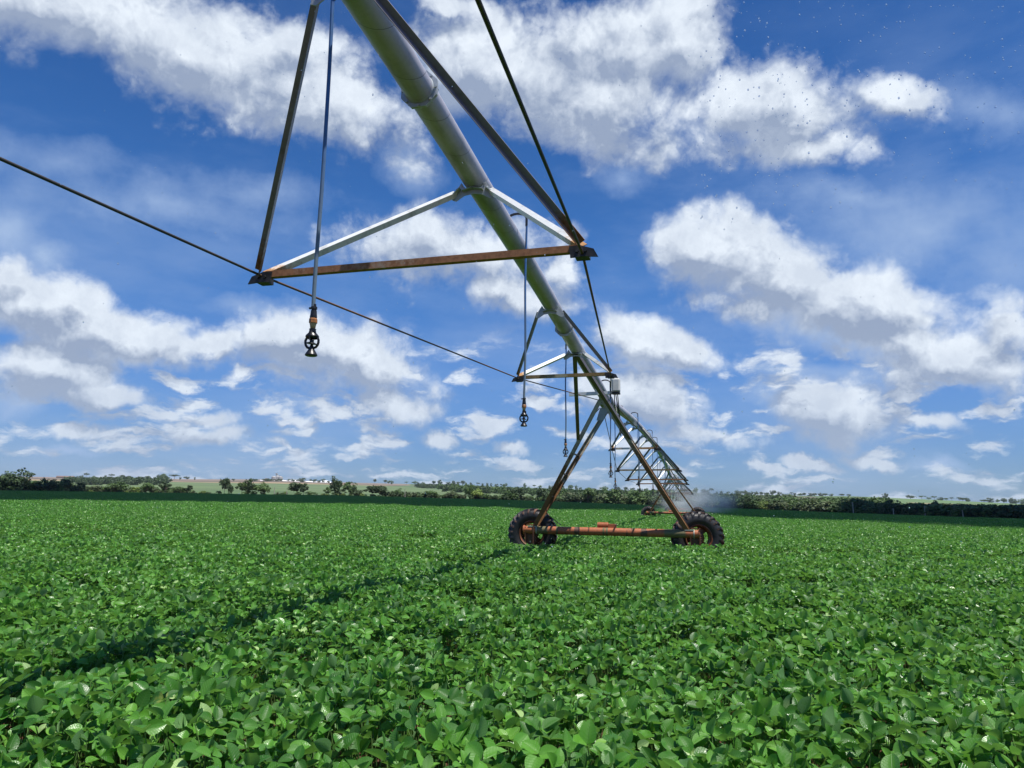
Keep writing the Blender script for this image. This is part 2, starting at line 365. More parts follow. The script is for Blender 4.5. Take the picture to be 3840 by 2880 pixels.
# ================================================================== terrain
CREST = np.array([(-1500, 60), (0, 66), (300, 64), (700, 66), (1000, 70), (1300, 63), (1700, 60), (2100, 52), (2500, 46), (2800, 41), (3200, 43), (3500, 35), (3840, 25), (5000, 20)], float)
XAZ = np.array([azel(x, 1880)[0] for x in range(-1500, 5400, 100)]); XS = np.arange(-1500, 5400, 100)
def px_of_az(a): return np.interp(a, XAZ, XS)
def horizon_y(x): return 1851.9 + (x) * (1914.8 - 1851.9) / 3840.0
# far edge of the field: px offset below horizon and distance
EDGE = np.array([(-1500, -12, 420), (0, -12, 420), (1300, -14, 420), (2050, -5, 430), (2400, 3, 440), (2770, 11, 400), (3200, 22, 320), (3600, 30, 290), (3840, 33, 280), (5400, 40, 250)], float)
def edge(a):
    x = px_of_az(a); return np.interp(x, EDGE[:, 0], EDGE[:, 2]), np.interp(x, EDGE[:, 0], EDGE[:, 1])
CANOPY = 0.42
R_CREST = 2400.0
def height(x, y):
    x = np.asarray(x, float); y = np.asarray(y, float); r = np.hypot(x, y) + 1e-6; a = np.arctan2(x, y)
    a = np.clip(a, -1.2, 1.2)
    Re, off = edge(a); ze = EYE - CANOPY - off * Re * np.cos(a) / F_PX
    xpx = px_of_az(a); zc = EYE + np.interp(xpx, CREST[:, 0], CREST[:, 1]) * R_CREST * np.cos(a) / F_PX
    t = np.clip((r - 25) / (Re - 25), 0, 1); zin = ze * t ** 1.5
    u = np.clip((r - Re) / (R_CREST - Re), 0, 1)
    zout = ze + (zc - ze) * (u ** 1.25) + 1.2 * np.sin(a * 23 + r / 260.) * u * (1 - u) * 4
    z = np.where(r < Re, zin, zout)
    z = np.where(r > R_CREST, zc - (r - R_CREST) * .03, z)
    return z
def gz(x, y): return float(height(x, y))

def polar(r0, r1, nr, a0, a1, na, zadd, name, mat, colorfn=None, zfn=None):
    rr = np.geomspace(r0, r1, nr); aa = np.linspace(a0, a1, na)
    Rg, Ag = np.meshgrid(rr, aa, indexing='ij'); X = Rg * np.sin(Ag); Y = Rg * np.cos(Ag); Z = height(X, Y) + zadd
    if zfn is not None: Z = zfn(X, Y, Z)
    vs = np.stack([X, Y, Z], -1).reshape(-1, 3)
    idx = np.arange(nr * na).reshape(nr, na)
    fs = np.stack([idx[:-1, :-1], idx[:-1, 1:], idx[1:, 1:], idx[1:, :-1]], -1).reshape(-1, 4)
    me = bpy.data.meshes.new(name); me.from_pydata(vs.tolist(), [], fs.tolist()); me.update()
    bm = bmesh.new(); bm.from_mesh(me); bmesh.ops.recalc_face_normals(bm, faces=bm.faces)
    if sum(f.normal.z for f in list(bm.faces)[:50]) < 0: bmesh.ops.reverse_faces(bm, faces=bm.faces)
    bm.to_mesh(me); bm.free()
    if colorfn is not None:
        c = colorfn(X, Y, Z, Rg, Ag).reshape(-1, 4); at = me.attributes.new('tint', 'FLOAT_COLOR', 'POINT'); at.data.foreach_set('color', c.astype(np.float32).ravel())
    me.materials.append(mat); me.shade_smooth(); o = bpy.data.objects.new(name, me); COL.objects.link(o); return o

def soil_mat():
    m, N, bs, o = newmat('red_soil'); tc = N.n('ShaderNodeTexCoord').outputs['Object']
    n = N.noise(tc, 9, 7, .65).outputs[0]
    setc(N, bs, Base_Color=N.ramp(n, [(.3, (0.045, 0.018, 0.010)), (.7, (0.14, 0.052, 0.026))]), Roughness=.9); bump(N, bs, n, .8, .04); return m
def hill_mat():
    m, N, bs, o = newmat('hillside_fields'); tc = N.n('ShaderNodeTexCoord').outputs['Object']
    t = N.n('ShaderNodeAttribute', attribute_name='tint').outputs['Color']
    n = N.noise(tc, .02, 7, .65).outputs[0]; n2 = N.noise(tc, .25, 6, .7).outputs[0]
    c = N.mix(N.mr(n, .35, .7, 0, .45), t, (0.075, 0.10, 0.035)); c = N.mix(N.mr(n2, .55, .75, 0, .5), c, (0.03, 0.05, 0.02))
    setc(N, bs, Base_Color=c, Roughness=.9); return m
soil = polar(0.02, 460, 150, -math.pi, math.pi, 361, 0.0, 'ground', soil_mat()); tag(soil, kind='structure')
def hillcol(X, Y, Z, Rg, Ag):
    Re, off = edge(np.clip(Ag, -1.2, 1.2)); u = np.clip((Rg - Re) / (R_CREST - Re), 0, 1); x = px_of_az(np.clip(Ag, -1.1, 1.1))
    c = np.zeros(X.shape + (4,)); c[..., 3] = 1
    grass = np.array([0.070, 0.125, 0.038]); pale = np.array([0.105, 0.155, 0.055]); tan = np.array([0.34, 0.235, 0.135]); brown = np.array([0.115, 0.075, 0.058]); till = np.array([0.215, 0.150, 0.120]); red = np.array([0.34, 0.125, 0.07])
    def put(mask, col): c[mask, :3] = col
    put(u >= 0, grass); put((u > .15) & (u < .55), pale)
    L = x < 1480 + 60 * np.sin(u * 9)
    put(L & (u > .60), tan); put(L & (u > .68), brown); put(L & (u > .80), till); put(L & (u > .93) & (x < 270), red)
    put((x > 300) & (x < 360) & (u > .42) & (u < .5), tan)
    put((x > 2820) & (x < 3060) & (u > .55) & (u < .86), brown)
    put((x > 3240) & (u > .35) & (u < .98), np.array([0.095, 0.17, 0.05]))
    put((x > 3400) & (x < 3700) & (u > .48) & (u < .56), np.array([0.26, 0.22, 0.11]))
    put((x > 1600) & (x < 2700) & (u > .4), np.array([0.085, 0.14, 0.05]))
    put((x > 1550) & (x < 1830) & (u > .72) & (u < .86), brown)
    jit = 1 + .12 * np.sin(x * .013 + u * 40)[..., None]; c[..., :3] *= jit
    return c
hm = hill_mat()
hills = polar(200, 3300, 90, -1.15, 1.15, 520, -0.15, 'hills', hm, hillcol)
# keep only the part beyond the field
bm = bmesh.new(); bm.from_mesh(hills.data)
dele = [v for v in bm.verts if math.hypot(v.co.x, v.co.y) < float(edge(math.atan2(v.co.x, v.co.y))[0]) - 12]
bmesh.ops.delete(bm, geom=dele, context='VERTS'); bm.to_mesh(hills.data); bm.free(); tag(hills, kind='structure')
# the ground goes on to the horizon on every side
farb = MB(); NB = 96
ang = np.linspace(0, 2 * math.pi, NB, endpoint=False)
vs = [(455 * math.sin(a), 455 * math.cos(a), gz(455 * math.sin(a), 455 * math.cos(a)) - 4 if abs((a + math.pi) % (2 * math.pi) - math.pi) < 1.2 else -.3) for a in ang] + [(3350 * math.sin(a), 3350 * math.cos(a), -6) for a in ang]
farb.add(vs, [(k, (k + 1) % NB, NB + (k + 1) % NB, NB + k) for k in range(NB)])
tag(farb.build('distant_ground', plain('distant_grass', (0.10, 0.13, 0.05), .9, 0, .3, .01), fix=True), kind='structure')

# ================================================================== soybean crop
def leaf_mat(far=False):
    m, N, bs, o = newmat('soybean_leaf' + ('_far' if far else '')); tcn = N.n('ShaderNodeTexCoord'); uv = tcn.outputs['UV']
    rnd = N.n('ShaderNodeAttribute', attribute_name='rnd').outputs['Fac']
    pos = N.n('ShaderNodeNewGeometry').outputs['Position']
    patch = N.noise(pos, .35, 3, .5).outputs[0]
    c = N.ramp(rnd, [(0, (0.022, 0.105, 0.014)), (.35, (0.050, 0.190, 0.020)), (.7, (0.115, 0.335, 0.034)), (.93, (0.21, 0.46, 0.060)), (1, (0.46, 0.66, 0.26))])
    c = N.mix(N.mr(patch, .3, .7, 0, .22), c, (0.12, 0.28, 0.03))
    big = N.noise(pos, .09, 2, .5).outputs[0]; c = N.mix(N.mr(big, .35, .65, 0, .30), c, N.mix(.5, c, (0.10, 0.20, 0.02)))
    dmg = N.mr(N.noise(pos, 5.5, 3, .6).outputs[0], .68, .74, 0, .5); c = N.mix(dmg, c, (0.30, 0.34, 0.05))
    s = N.n('ShaderNodeSeparateXYZ', ins={0: uv})
    if not far:
        # veins: midrib and herringbone laterals
        ax = N.math('ABSOLUTE', N.math('SUBTRACT', s.outputs[0], .5))
        mid = N.math('SUBTRACT', 1.0, N.mr(ax, .0, .022))
        lat = N.math('FRACT', N.math('MULTIPLY', N.math('SUBTRACT', s.outputs[1], N.math('MULTIPLY', ax, .55)), 7.5))
        lv = N.math('SUBTRACT', 1.0, N.mr(N.math('ABSOLUTE', N.math('SUBTRACT', lat, .5)), .0, .11))
        vein = N.math('MAXIMUM', mid, N.math('MULTIPLY', lv, .55))
        c = N.mix(N.math('MULTIPLY', vein, .6), c, (0.17, 0.36, 0.09))
        b = N.n('ShaderNodeBump', ins={'Height': N.math('ADD', N.math('MULTIPLY', vein, -1.0), N.math('MULTIPLY', N.noise(uv, 14, 3, .5).outputs[0], .5)), 'Strength': .55, 'Distance': .004})
        N.t.links.new(b.outputs[0], bs.inputs['Normal'])
    back = N.n('ShaderNodeNewGeometry').outputs['Backfacing']
    c = N.mix(N.math('MULTIPLY', back, .45), c, (0.16, 0.27, 0.12))
    wet = N.noise(pos, 14, 2, .5).outputs[0]
    setc(N, bs, Base_Color=c, Roughness=N.mr(wet, .46, .60, .50, .24)); bs.inputs['Specular IOR Level'].default_value = .55
    tr = N.n('ShaderNodeBsdfTranslucent', ins={'Color': N.mix(.5, c, (0.22, 0.52, 0.04))})
    mx = N.n('ShaderNodeMixShader', ins={0: .34, 1: bs.outputs[0], 2: tr.outputs[0]}); N.t.links.new(mx.outputs[0], o.inputs[0])
    return m
M['leaf'] = leaf_mat(); M['leaf_far'] = leaf_mat(True)
M['stem'] = plain('green_stem', (0.10, 0.19, 0.045), .6, 0, .3, 30)

def leaflet_grid(nu, nv):
    """ovate leaflet, local: x across, y along, z up; base at origin, length 1"""
    vv = np.linspace(0, 1, nv); wid = np.array([0.08 if v == 0 else (math.sin(math.pi * min(v, .995) ** .78)) ** .58 for v in vv]); wid[-1] = 0.05; wid = wid * .37
    u = np.linspace(-1, 1, nu)
    P = np.zeros((nv, nu, 3)); UV = np.zeros((nv, nu, 2))
    for i, v in enumerate(vv):
        P[i, :, 0] = u * wid[i]; P[i, :, 1] = v - .04 * np.abs(u)
        P[i, :, 2] = .17 * (np.abs(u) ** 1.2) * wid[i] / .37 - .16 * (v - .35) ** 2
        UV[i, :, 0] = .5 + u * .5 * (wid[i] / .37); UV[i, :, 1] = v
    idx = np.arange(nu * nv).reshape(nv, nu)
    Fc = np.stack([idx[:-1, :-1], idx[:-1, 1:], idx[1:, 1:], idx[1:, :-1]], -1).reshape(-1, 4)
    return P.reshape(-1, 3), UV.reshape(-1, 2), Fc
def make_patch(name, size, n_tri, nu, nv, leaf, seed, stems=True, single=False, mat='leaf', zl=(0.14, 0.46)):
    r = np.random.default_rng(seed); P, UV, Fc = leaflet_grid(nu, nv)
    V = []; U = []; F = []; RN = []; off = 0; SV = []; SF = []
    for i in range(n_tri):
        q = i / n_tri
        cx, cy = r.uniform(-size / 2, size / 2, 2)
        top = r.random() < .62
        z = r.uniform(zl[1] - .10, zl[1] + .02) if top else r.uniform(zl[0], zl[1] - .1)
        if r.random() < .05: z += r.uniform(.02, .06)
        yaw0 = r.uniform(0, 2 * math.pi); L = leaf * r.uniform(.72, 1.2) * (1 if top else .9)
        young = top and r.random() < .16
        rn0 = r.uniform(.45, .9) if young else r.uniform(.0, .75)
        if young: L *= .7
        # whole trifoliate tilts
        ti = abs(r.normal(.30, .30)); ta = r.uniform(0, 2 * math.pi)
        for k in range(1 if single else 3):
            a = yaw0 + (0, 2.0, -2.0)[k] + r.normal(0, .15)
            tilt = r.normal(.36, .46) + (0 if not young else .5); rollv = r.normal(0, .45)
            s = L * (1.0 if k == 0 else .9)
            p = P * s
            # curl
            p = p.copy(); p[:, 2] += (r.uniform(-.5, .7)) * s * (P[:, 1] - .2) ** 2 * .5
            cr, sr = math.cos(rollv), math.sin(rollv); p = np.stack([p[:, 0] * cr + p[:, 2] * sr, p[:, 1], -p[:, 0] * sr + p[:, 2] * cr], -1)
            ct, st = math.cos(tilt), math.sin(tilt); p = np.stack([p[:, 0], p[:, 1] * ct - p[:, 2] * st, p[:, 1] * st + p[:, 2] * ct], -1)
            p[:, 1] += (.018 if k == 0 else .004) * (leaf / .085)
            ca, sa = math.cos(a), math.sin(a); p = np.stack([p[:, 0] * ca - p[:, 1] * sa, p[:, 0] * sa + p[:, 1] * ca, p[:, 2]], -1)
            # tilt of the whole leaf about ta
            x = p[:, 0] * math.cos(ta) + p[:, 1] * math.sin(ta); y = -p[:, 0] * math.sin(ta) + p[:, 1] * math.cos(ta)
            x, zz = x * math.cos(ti) + p[:, 2] * math.sin(ti), -x * math.sin(ti) + p[:, 2] * math.cos(ti)
            p = np.stack([x * math.cos(ta) - y * math.sin(ta), x * math.sin(ta) + y * math.cos(ta), zz], -1)
            p += (cx, cy, z); V.append(p); U.append(UV); F.append(Fc + off); off += len(P)
            rv = rn0 + r.normal(0, .07); 
            if r.random() < .022: rv = 1.0
            RN.append(np.full(len(P), np.clip(rv, 0, 1)))
        if stems:
            bx, by = cx + r.normal(0, .07), cy + r.normal(0, .07); w = .0022
            a0 = np.array([bx, by, 0.0]); a2 = np.array([cx, cy, z]); a1 = a0 * .4 + a2 * .6 + np.array([0, 0, .03])
            o2 = len(SV)
            for q3 in (a0, a1, a2):
                for k in range(3): an = 2.094 * k; SV.append(q3 + w * np.array([math.cos(an), math.sin(an), 0]))
            for k in range(3):
                k2 = (k + 1) % 3; SF.append((o2 + k, o2 + k2, o2 + 3 + k2, o2 + 3 + k)); SF.append((o2 + 3 + k, o2 + 3 + k2, o2 + 6 + k2, o2 + 6 + k))
    V = np.concatenate(V); F = np.concatenate(F); U = np.concatenate(U); RN = np.concatenate(RN); nl = len(V); nf = len(F)
    if SV: V = np.concatenate([V, np.array(SV)]); U = np.concatenate([U, np.zeros((len(SV), 2))]); RN = np.concatenate([RN, np.full(len(SV), .5)])
    faces = F.tolist() + [tuple(i + nl for i in f) for f in SF]
    me = bpy.data.meshes.new(name); me.from_pydata(V.tolist(), [], faces); me.update()
    at = me.attributes.new('rnd', 'FLOAT', 'POINT'); at.data.foreach_set('value', RN.astype(np.float32))
    ul = me.uv_layers.new(name='UVMap'); li = np.zeros(len(me.loops), dtype=np.int32); me.loops.foreach_get('vertex_index', li)
    ul.data.foreach_set('uv', U[li].astype(np.float32).ravel())
    me.materials.append(M[mat]); me.materials.append(M['stem'])
    mi = np.zeros(len(faces), dtype=np.int32); mi[nf:] = 1; me.polygons.foreach_set('material_index', mi); me.shade_smooth()
    return bpy.data.objects.new(name, me)

src = bpy.data.collections.new('soybean_patches')
patches = []
for k in range(4): patches.append(make_patch('a_leaf_patch_%d' % k, 1.0, 270, 5, 8, .079, 100 + k))
for k in range(3): patches.append(make_patch('b_leaf_patch_%d' % k, 1.0, 230, 3, 4, .082, 200 + k, stems=False))
for k in range(3): patches.append(make_patch('c_leaf_patch_%d' % k, 4.0, 2200, 3, 3, .12, 300 + k, stems=False, single=True, mat='leaf_far', zl=(.22, .46)))
for p in patches: src.objects.link(p)
NA, NBp, NC = 4, 3, 3
T1S, T2S, T3S = 19.2, 66.0, 113.0
pts = []; idxs = []; rots = []; scl = []; low_pts = []
def track(x, y):
    """wheel tracks across the field: fewer plants there"""
    px_, py_ = x - X0, y; s_ = px_ * D2[0] + py_ * D2[1]
    return min(abs(s_ - T1S - .35 - 0.0), abs(s_ - T2S - .35))
def add_pts(step, r0, r1, kind, amax):
    n = int(r1 / step) + 2
    for i in range(-n, n + 1):
        for j in range(-n, n + 1):
            x = i * step + rng.uniform(-.12, .12) * step; y = j * step + rng.uniform(-.12, .12) * step; r = math.hypot(x, y); a = math.atan2(x, y)
            if not (r0 <= r < r1): continue
            if abs(a) > amax and r > 6: continue
            if y < -5: continue
            if r < 0.9: continue
            if kind > 0 and r > float(edge(a)[0]) - 2: continue
            tr = track(x, y)
            if kind < 2 and tr < 1.25 and rng.random() < (.99 if tr < .8 else .6):
                nn_ = (x - X0) * N2[0] + y * N2[1]
                if nn_ > 2.9 or (nn_ < -2.6 and rng.random() < .5):
                    if rng.random() < .7: low_pts.append((x, y))
                    continue
            k = {0: rng.integers(0, NA), 1: NA + rng.integers(0, NBp), 2: NA + NBp + rng.integers(0, NC)}[kind]
            pts.append((x, y, gz(x, y) + .03 * math.sin(x * 1.7 + y * .6) + .02 * math.sin(y * 2.3) - (.10 if (tr < 1.0 and kind < 2 and rng.random() < .5) else 0))); idxs.append(int(k)); rots.append((rng.normal(0, .03), rng.normal(0, .03), rng.uniform(0, 6.283))); scl.append(rng.uniform(.92, 1.1))
add_pts(.93, 0, 14, 0, .86); add_pts(.93, 14, 62, 1, .80); add_pts(3.7, 60, 445, 2, .80)
for (x, y) in low_pts:
    pts.append((x, y, gz(x, y) + .02)); idxs.append(int(NA + rng.integers(0, NBp))); rots.append((0, 0, rng.uniform(0, 6.283))); scl.append(rng.uniform(.45, .66))
me = bpy.data.meshes.new('soybean_crop'); me.from_pydata(pts, [], [])
at = me.attributes.new('pick', 'INT', 'POINT'); at.data.foreach_set('value', idxs)
at = me.attributes.new('rot', 'FLOAT_VECTOR', 'POINT'); at.data.foreach_set('vector', np.array(rots, dtype=np.float32).ravel())
at = me.attributes.new('scl', 'FLOAT', 'POINT'); at.data.foreach_set('value', scl)
crop = bpy.data.objects.new('soybean_crop', me); COL.objects.link(crop); tag(crop, kind='stuff', label='dense green leafy soybean crop covering the whole field', cat='crop')
gn = bpy.data.node_groups.new('scatter', 'GeometryNodeTree')
gn.interface.new_socket('Geometry', in_out='INPUT', socket_type='NodeSocketGeometry'); gn.interface.new_socket('Geometry', in_out='OUTPUT', socket_type='NodeSocketGeometry')
G = NT(gn); gi = G.n('NodeGroupInput'); go = G.n('NodeGroupOutput')
ci = G.n('GeometryNodeCollectionInfo'); ci.inputs[0].default_value = src; ci.inputs[1].default_value = True; ci.inputs[2].default_value = True
def nattr(nm, typ): return G.n('GeometryNodeInputNamedAttribute', data_type=typ, ins={0: nm}).outputs[0]
iop = G.n('GeometryNodeInstanceOnPoints'); gn.links.new(gi.outputs[0], iop.inputs['Points']); gn.links.new(ci.outputs[0], iop.inputs['Instance'])
iop.inputs['Pick Instance'].default_value = True
gn.links.new(nattr('pick', 'INT'), iop.inputs['Instance Index'])
e2r = G.n('FunctionNodeEulerToRotation'); gn.links.new(nattr('rot', 'FLOAT_VECTOR'), e2r.inputs[0]); gn.links.new(e2r.outputs[0], iop.inputs['Rotation'])
gn.links.new(nattr('scl', 'FLOAT'), iop.inputs['Scale']); gn.links.new(iop.outputs[0], go.inputs[0])
md = crop.modifiers.new('scatter', 'NODES'); md.node_group = gn
# a low storey sheet of foliage under the distant crop so that no soil shows between far leaves
def lowmat():
    m, N, bs, o = newmat('low_foliage'); tc = N.n('ShaderNodeTexCoord').outputs['Object']
    n = N.noise(tc, 3.5, 8, .75).outputs[0]
    setc(N, bs, Base_Color=N.ramp(n, [(.35, (0.022, 0.08, 0.012)), (.55, (0.05, 0.17, 0.022)), (.7, (0.10, 0.27, 0.04))]), Roughness=.7); bump(N, bs, n, 1, .2); return m
rs = np.random.default_rng(5)
low = polar(30, 444, 190, -.85, .85, 420, .24, 'crop_understorey', lowmat(), zfn=lambda X, Y, Z: Z + rs.uniform(-.06, .06, X.shape))
bm = bmesh.new(); bm.from_mesh(low.data)
dele = [v for v in bm.verts if math.hypot(v.co.x, v.co.y) > float(edge(math.atan2(v.co.x, v.co.y))[0]) - 1]
bmesh.ops.delete(bm, geom=dele, context='VERTS'); bm.to_mesh(low.data); bm.free()
tag(low, kind='stuff', label='lower leaves under the distant soybean rows', cat='crop')

# ================================================================== the irrigation machine
V3 = lambda *a: np.array(a, float)
PIPE_R = 0.13
S1 = np.array([(-40, 3.9), (-30, 4.35), (-20, 4.75), (-8, 5.02), (-1, 5.1), (4.5, 5.09), (7.5, 4.95), (11.25, 4.77), (13, 4.62), (15.7, 4.43), (19.2, 4.17)])
def pz(s):
    if s <= T1S: return float(np.interp(s, S1[:, 0], S1[:, 1]))
    if s <= T2S: t = (s - T1S) / (T2S - T1S); return 4.17 - .30 * t + .75 * 4 * t * (1 - t)
    t = (s - T2S) / 47.0; t -= math.floor(t); return 3.87 + .75 * 4 * t * (1 - t)
def add_pipe(parent, s0, s1, name='pipe'):
    n = max(8, int((s1 - s0) / .45)); seg = 40; b = []; uv = []
    ss = np.linspace(s0, s1, n + 1)
    # smooth the sampled heights
    zz = np.array([np.mean([pz(min(max(s + d, s0), s1)) for d in np.linspace(-1.6, 1.6, 9)]) if s0 + 1.6 < s < s1 - 1.6 else pz(s) for s in ss])
    vs = []; fs = []
    for i, s in enumerate(ss):
        for k in range(seg):
            q = 2 * math.pi * k / seg; vs.append((PIPE_R * math.sin(q), s, zz[i] + PIPE_R * math.cos(q)))
    for i in range(n):
        for k in range(seg):
            fs.append((i * seg + k, (i + 1) * seg + k, (i + 1) * seg + (k + 1) % seg, i * seg + (k + 1) % seg)); uv += [((ss[i]) / .62, k / seg), (ss[i + 1] / .62, k / seg), (ss[i + 1] / .62, (k + 1) / seg), (ss[i] / .62, (k + 1) / seg)]
    me = bpy.data.meshes.new(name); me.from_pydata(vs, [], fs); me.update(); ul = me.uv_layers.new(name='UVMap'); ul.data.foreach_set('uv', np.array(uv, dtype=np.float32).ravel())
    me.materials.append(M['pipe']); me.shade_smooth(); o = bpy.data.objects.new(name, me); COL.objects.link(o); o.parent = parent; return o
def prism(b, poly, y0, y1, w=0.0):
    n = len(poly); vs = [(x, y0, z) for x, z in poly] + [(x, y1, z) for x, z in poly]
    b.add(vs, [tuple(range(n))[::-1], tuple(range(n, 2 * n))] + [(k, (k + 1) % n, n + (k + 1) % n, n + k) for k in range(n)], w)
def add_flange(parent, s):
    b = MB(); z = pz(s)
    for y0, y1, r in ((s - .016, s - .002, .178), (s + .002, s + .016, .178)):
        prism(b, [(r * math.cos(math.pi / 8 + k * math.pi / 4), z + r * math.sin(math.pi / 8 + k * math.pi / 4)) for k in range(8)], y0, y1, .05)
    for k in range(8):
        a = k * math.pi / 4; c = V3(.153 * math.cos(a), s - .016, z + .153 * math.sin(a)); b.bolt(c, (0, -1, 0), .012, .012, .1); b.bolt(c + V3(0, .032, 0), (0, 1, 0), .012, .018, .1)
    b.lathe([(-.045, .131), (-.018, .137)], (0, s, z), (0, 1, 0), 40, .1)
    return b.build('flange', M['plate'], parent, 35)
def add_bracket(parent, s, fwd):
    b = MB(); z = pz(s)
    prism(b, [(-.235, z - .245), (-.20, z - .155), (-.135, z - .055), (-.115, z - .09), (-.07, z - .135), (0, z - .148), (.07, z - .135), (.115, z - .09), (.135, z - .055), (.20, z - .155), (.235, z - .245), (.19, z - .262), (.10, z - .205), (0, z - .19), (-.10, z - .205), (-.19, z - .262)], s - .004, s + .004)
    for sx in (-1, 1):   # bent wings that carry the struts
        b.box((sx * .185, s + .03 * fwd, z - .175), (.045, 0, -.045 * sx), (0, .034, 0), (.003, 0, .003 * sx))
        b.box((sx * .06, s - .03, z - .150), (.055, 0, .012 * sx * -1), (0, .03, 0), (0, 0, .003))
        for q in (.0, .04): b.bolt((sx * (.17 + q), s + .03 * fwd, z - .16 - q), (0, -1, .3), .012, .03)
        b.bolt((sx * .125, s - .004, z - .085), (0, -1, 0), .011, .012)
    return b.build('bracket', M['plate'], parent)
def add_station(parent, s, z, hw, sa, sb, leg=.058, bar='rusty', tilt=.012, near=True):
    zL, zR = z - tilt * hw, z + tilt * hw
    b = MB(); b.angle((-hw + .03, s, zL), (hw - .03, s, zR), (0, 0, 1), (0, 1, 0), leg, .006, .45, .45, 14, ([0, .5, .52, 1], [.42, .28, .5, .6])); b.build('crossbar', M[bar], parent)
    for sg, zc in ((-1, zL), (1, zR)):
        b = MB(); sc = leg / .058
        prism(b, [(sg * (hw - .10 * sc), zc + .045 * sc), (sg * (hw - .02), zc + .05 * sc), (sg * (hw + .095 * sc), zc + .012 * sc), (sg * (hw + .13 * sc), zc - .055 * sc), (sg * (hw + .02 * sc), zc - .045 * sc), (sg * (hw - .09 * sc), zc - .05 * sc)], s - .012, s + .002, .7)
        b.box((sg * (hw + .0), s + .045, zc - .022), (.055 * sc, 0, 0), (0, .055, 0), (0, 0, .022 * sc))
        for q in (-.035, .03): b.bolt((sg * (hw + q * sc), s - .012, zc), (0, -1, 0), .014 * sc, .016)
        b.build('corner_plate', M['dark'], parent)
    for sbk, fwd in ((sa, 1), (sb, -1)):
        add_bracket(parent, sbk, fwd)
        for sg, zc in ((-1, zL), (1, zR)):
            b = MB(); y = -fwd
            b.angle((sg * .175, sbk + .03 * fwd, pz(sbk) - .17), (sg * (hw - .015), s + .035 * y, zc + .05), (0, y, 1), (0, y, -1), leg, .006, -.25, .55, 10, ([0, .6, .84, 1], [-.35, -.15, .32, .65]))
            b.build('strut', M['galv_bright'] if fwd < 0 else M['galv'], parent)  # near pair darker: underside shade put into the colour; far pair sunlit pale
    add_flange(parent, s)
def add_rods(parent, pts_, r=.0115):
    for sg in (-1, 1):
        b = MB(); P = [V3(sg * n, s, z) for (n, s, z) in pts_]; Q = []
        for a, c in zip(P[:-1], P[1:]):
            for t in np.linspace(0, 1, 6)[:-1]: Q.append(a + (c - a) * t)
        Q.append(P[-1]); b.tube(Q, r, 8, [.35 + .3 * math.sin(i * 1.7) for i in range(len(Q))]); b.build('truss_rod', M['rod'], parent, 60)
M['rod'] = steel_mat('dark_rusty_rod', (0.035, 0.033, 0.032), (0.17, 0.085, 0.035), .6, .0, 0.0, (0.02, 0.02, 0.02))

def span(label, s0, s1, stations, anchor0, anchor1, bars, leg=.058):
    root = empty('irrigation_span', (X0, 0, 0), -YAW); tag(root, label, 'irrigation span', 'spans of the pivot irrigation machine')
    # put the empty under the pipe where the span starts
    off = D2 * s0; root.location = (X0 + off[0], off[1], 0)
    hold = empty('tmp', (0, 0, 0))
    add_pipe(root, s0, s1)
    for (s, z, hw, sa, sb), bm_ in zip(stations, bars): add_station(root, s, z, hw, sa, sb, leg, bm_)
    add_rods(root, [anchor0] + [(hw + .005, s, z + .0) for (s, z, hw, sa, sb) in stations] + [anchor1])
    bpy.data.objects.remove(hold)
    for ch in root.children: ch.location = (0, -s0, 0)
    return root
st1 = [(-8.4, 3.2, 1.6, -9.8, -7.0), (-1.25, 3.2, 1.62, -2.65, .15), (5.94, 3.435, 1.42, 4.53, 7.52), (13.0, 3.71, .83, 11.72, 14.25)]
span1 = span('nearest span of galvanised pipe with big rusty truss triangle overhead', -12.0, 19.05, st1, (1.2, -12, 3.5), (.17, 18.75, 4.12), ['rusty', 'rusty', 'rusty', 'yellowed'])
def stl(base): return [(base + 8.6, 3.53, .83, base + 7.2, base + 10.0), (base + 16.0, 3.07, 1.43, base + 14.6, base + 17.4), (base + 23.2, 2.87, 1.63, base + 21.8, base + 24.6), (base + 30.5, 2.84, 1.60, base + 29.1, base + 31.9), (base + 38.2, 3.1, .85, base + 36.8, base + 39.6)]
span2 = span('second span of pipe and crossbars between the near and the middle tower', 19.35, 65.85, stl(T1S), (.17, 19.7, 4.1), (.17, 65.5, 3.85), ['galv_bright', 'yellowed', 'rusty', 'rusty', 'galv'], .07)
span3 = span('third span running on behind the middle tower into the spray', 66.15, 112.85, stl(T2S), (.17, 66.5, 3.8), (.17, 112.5, 3.8), ['galv', 'yellowed', 'rusty', 'rusty', 'galv'], .07)
span4 = copy_tree(span3); span4.location = tuple(np.array(span3.location) + D2 * 47.0); span4['label'] = 'farthest span of the pivot pipe, faint beyond the third tower'

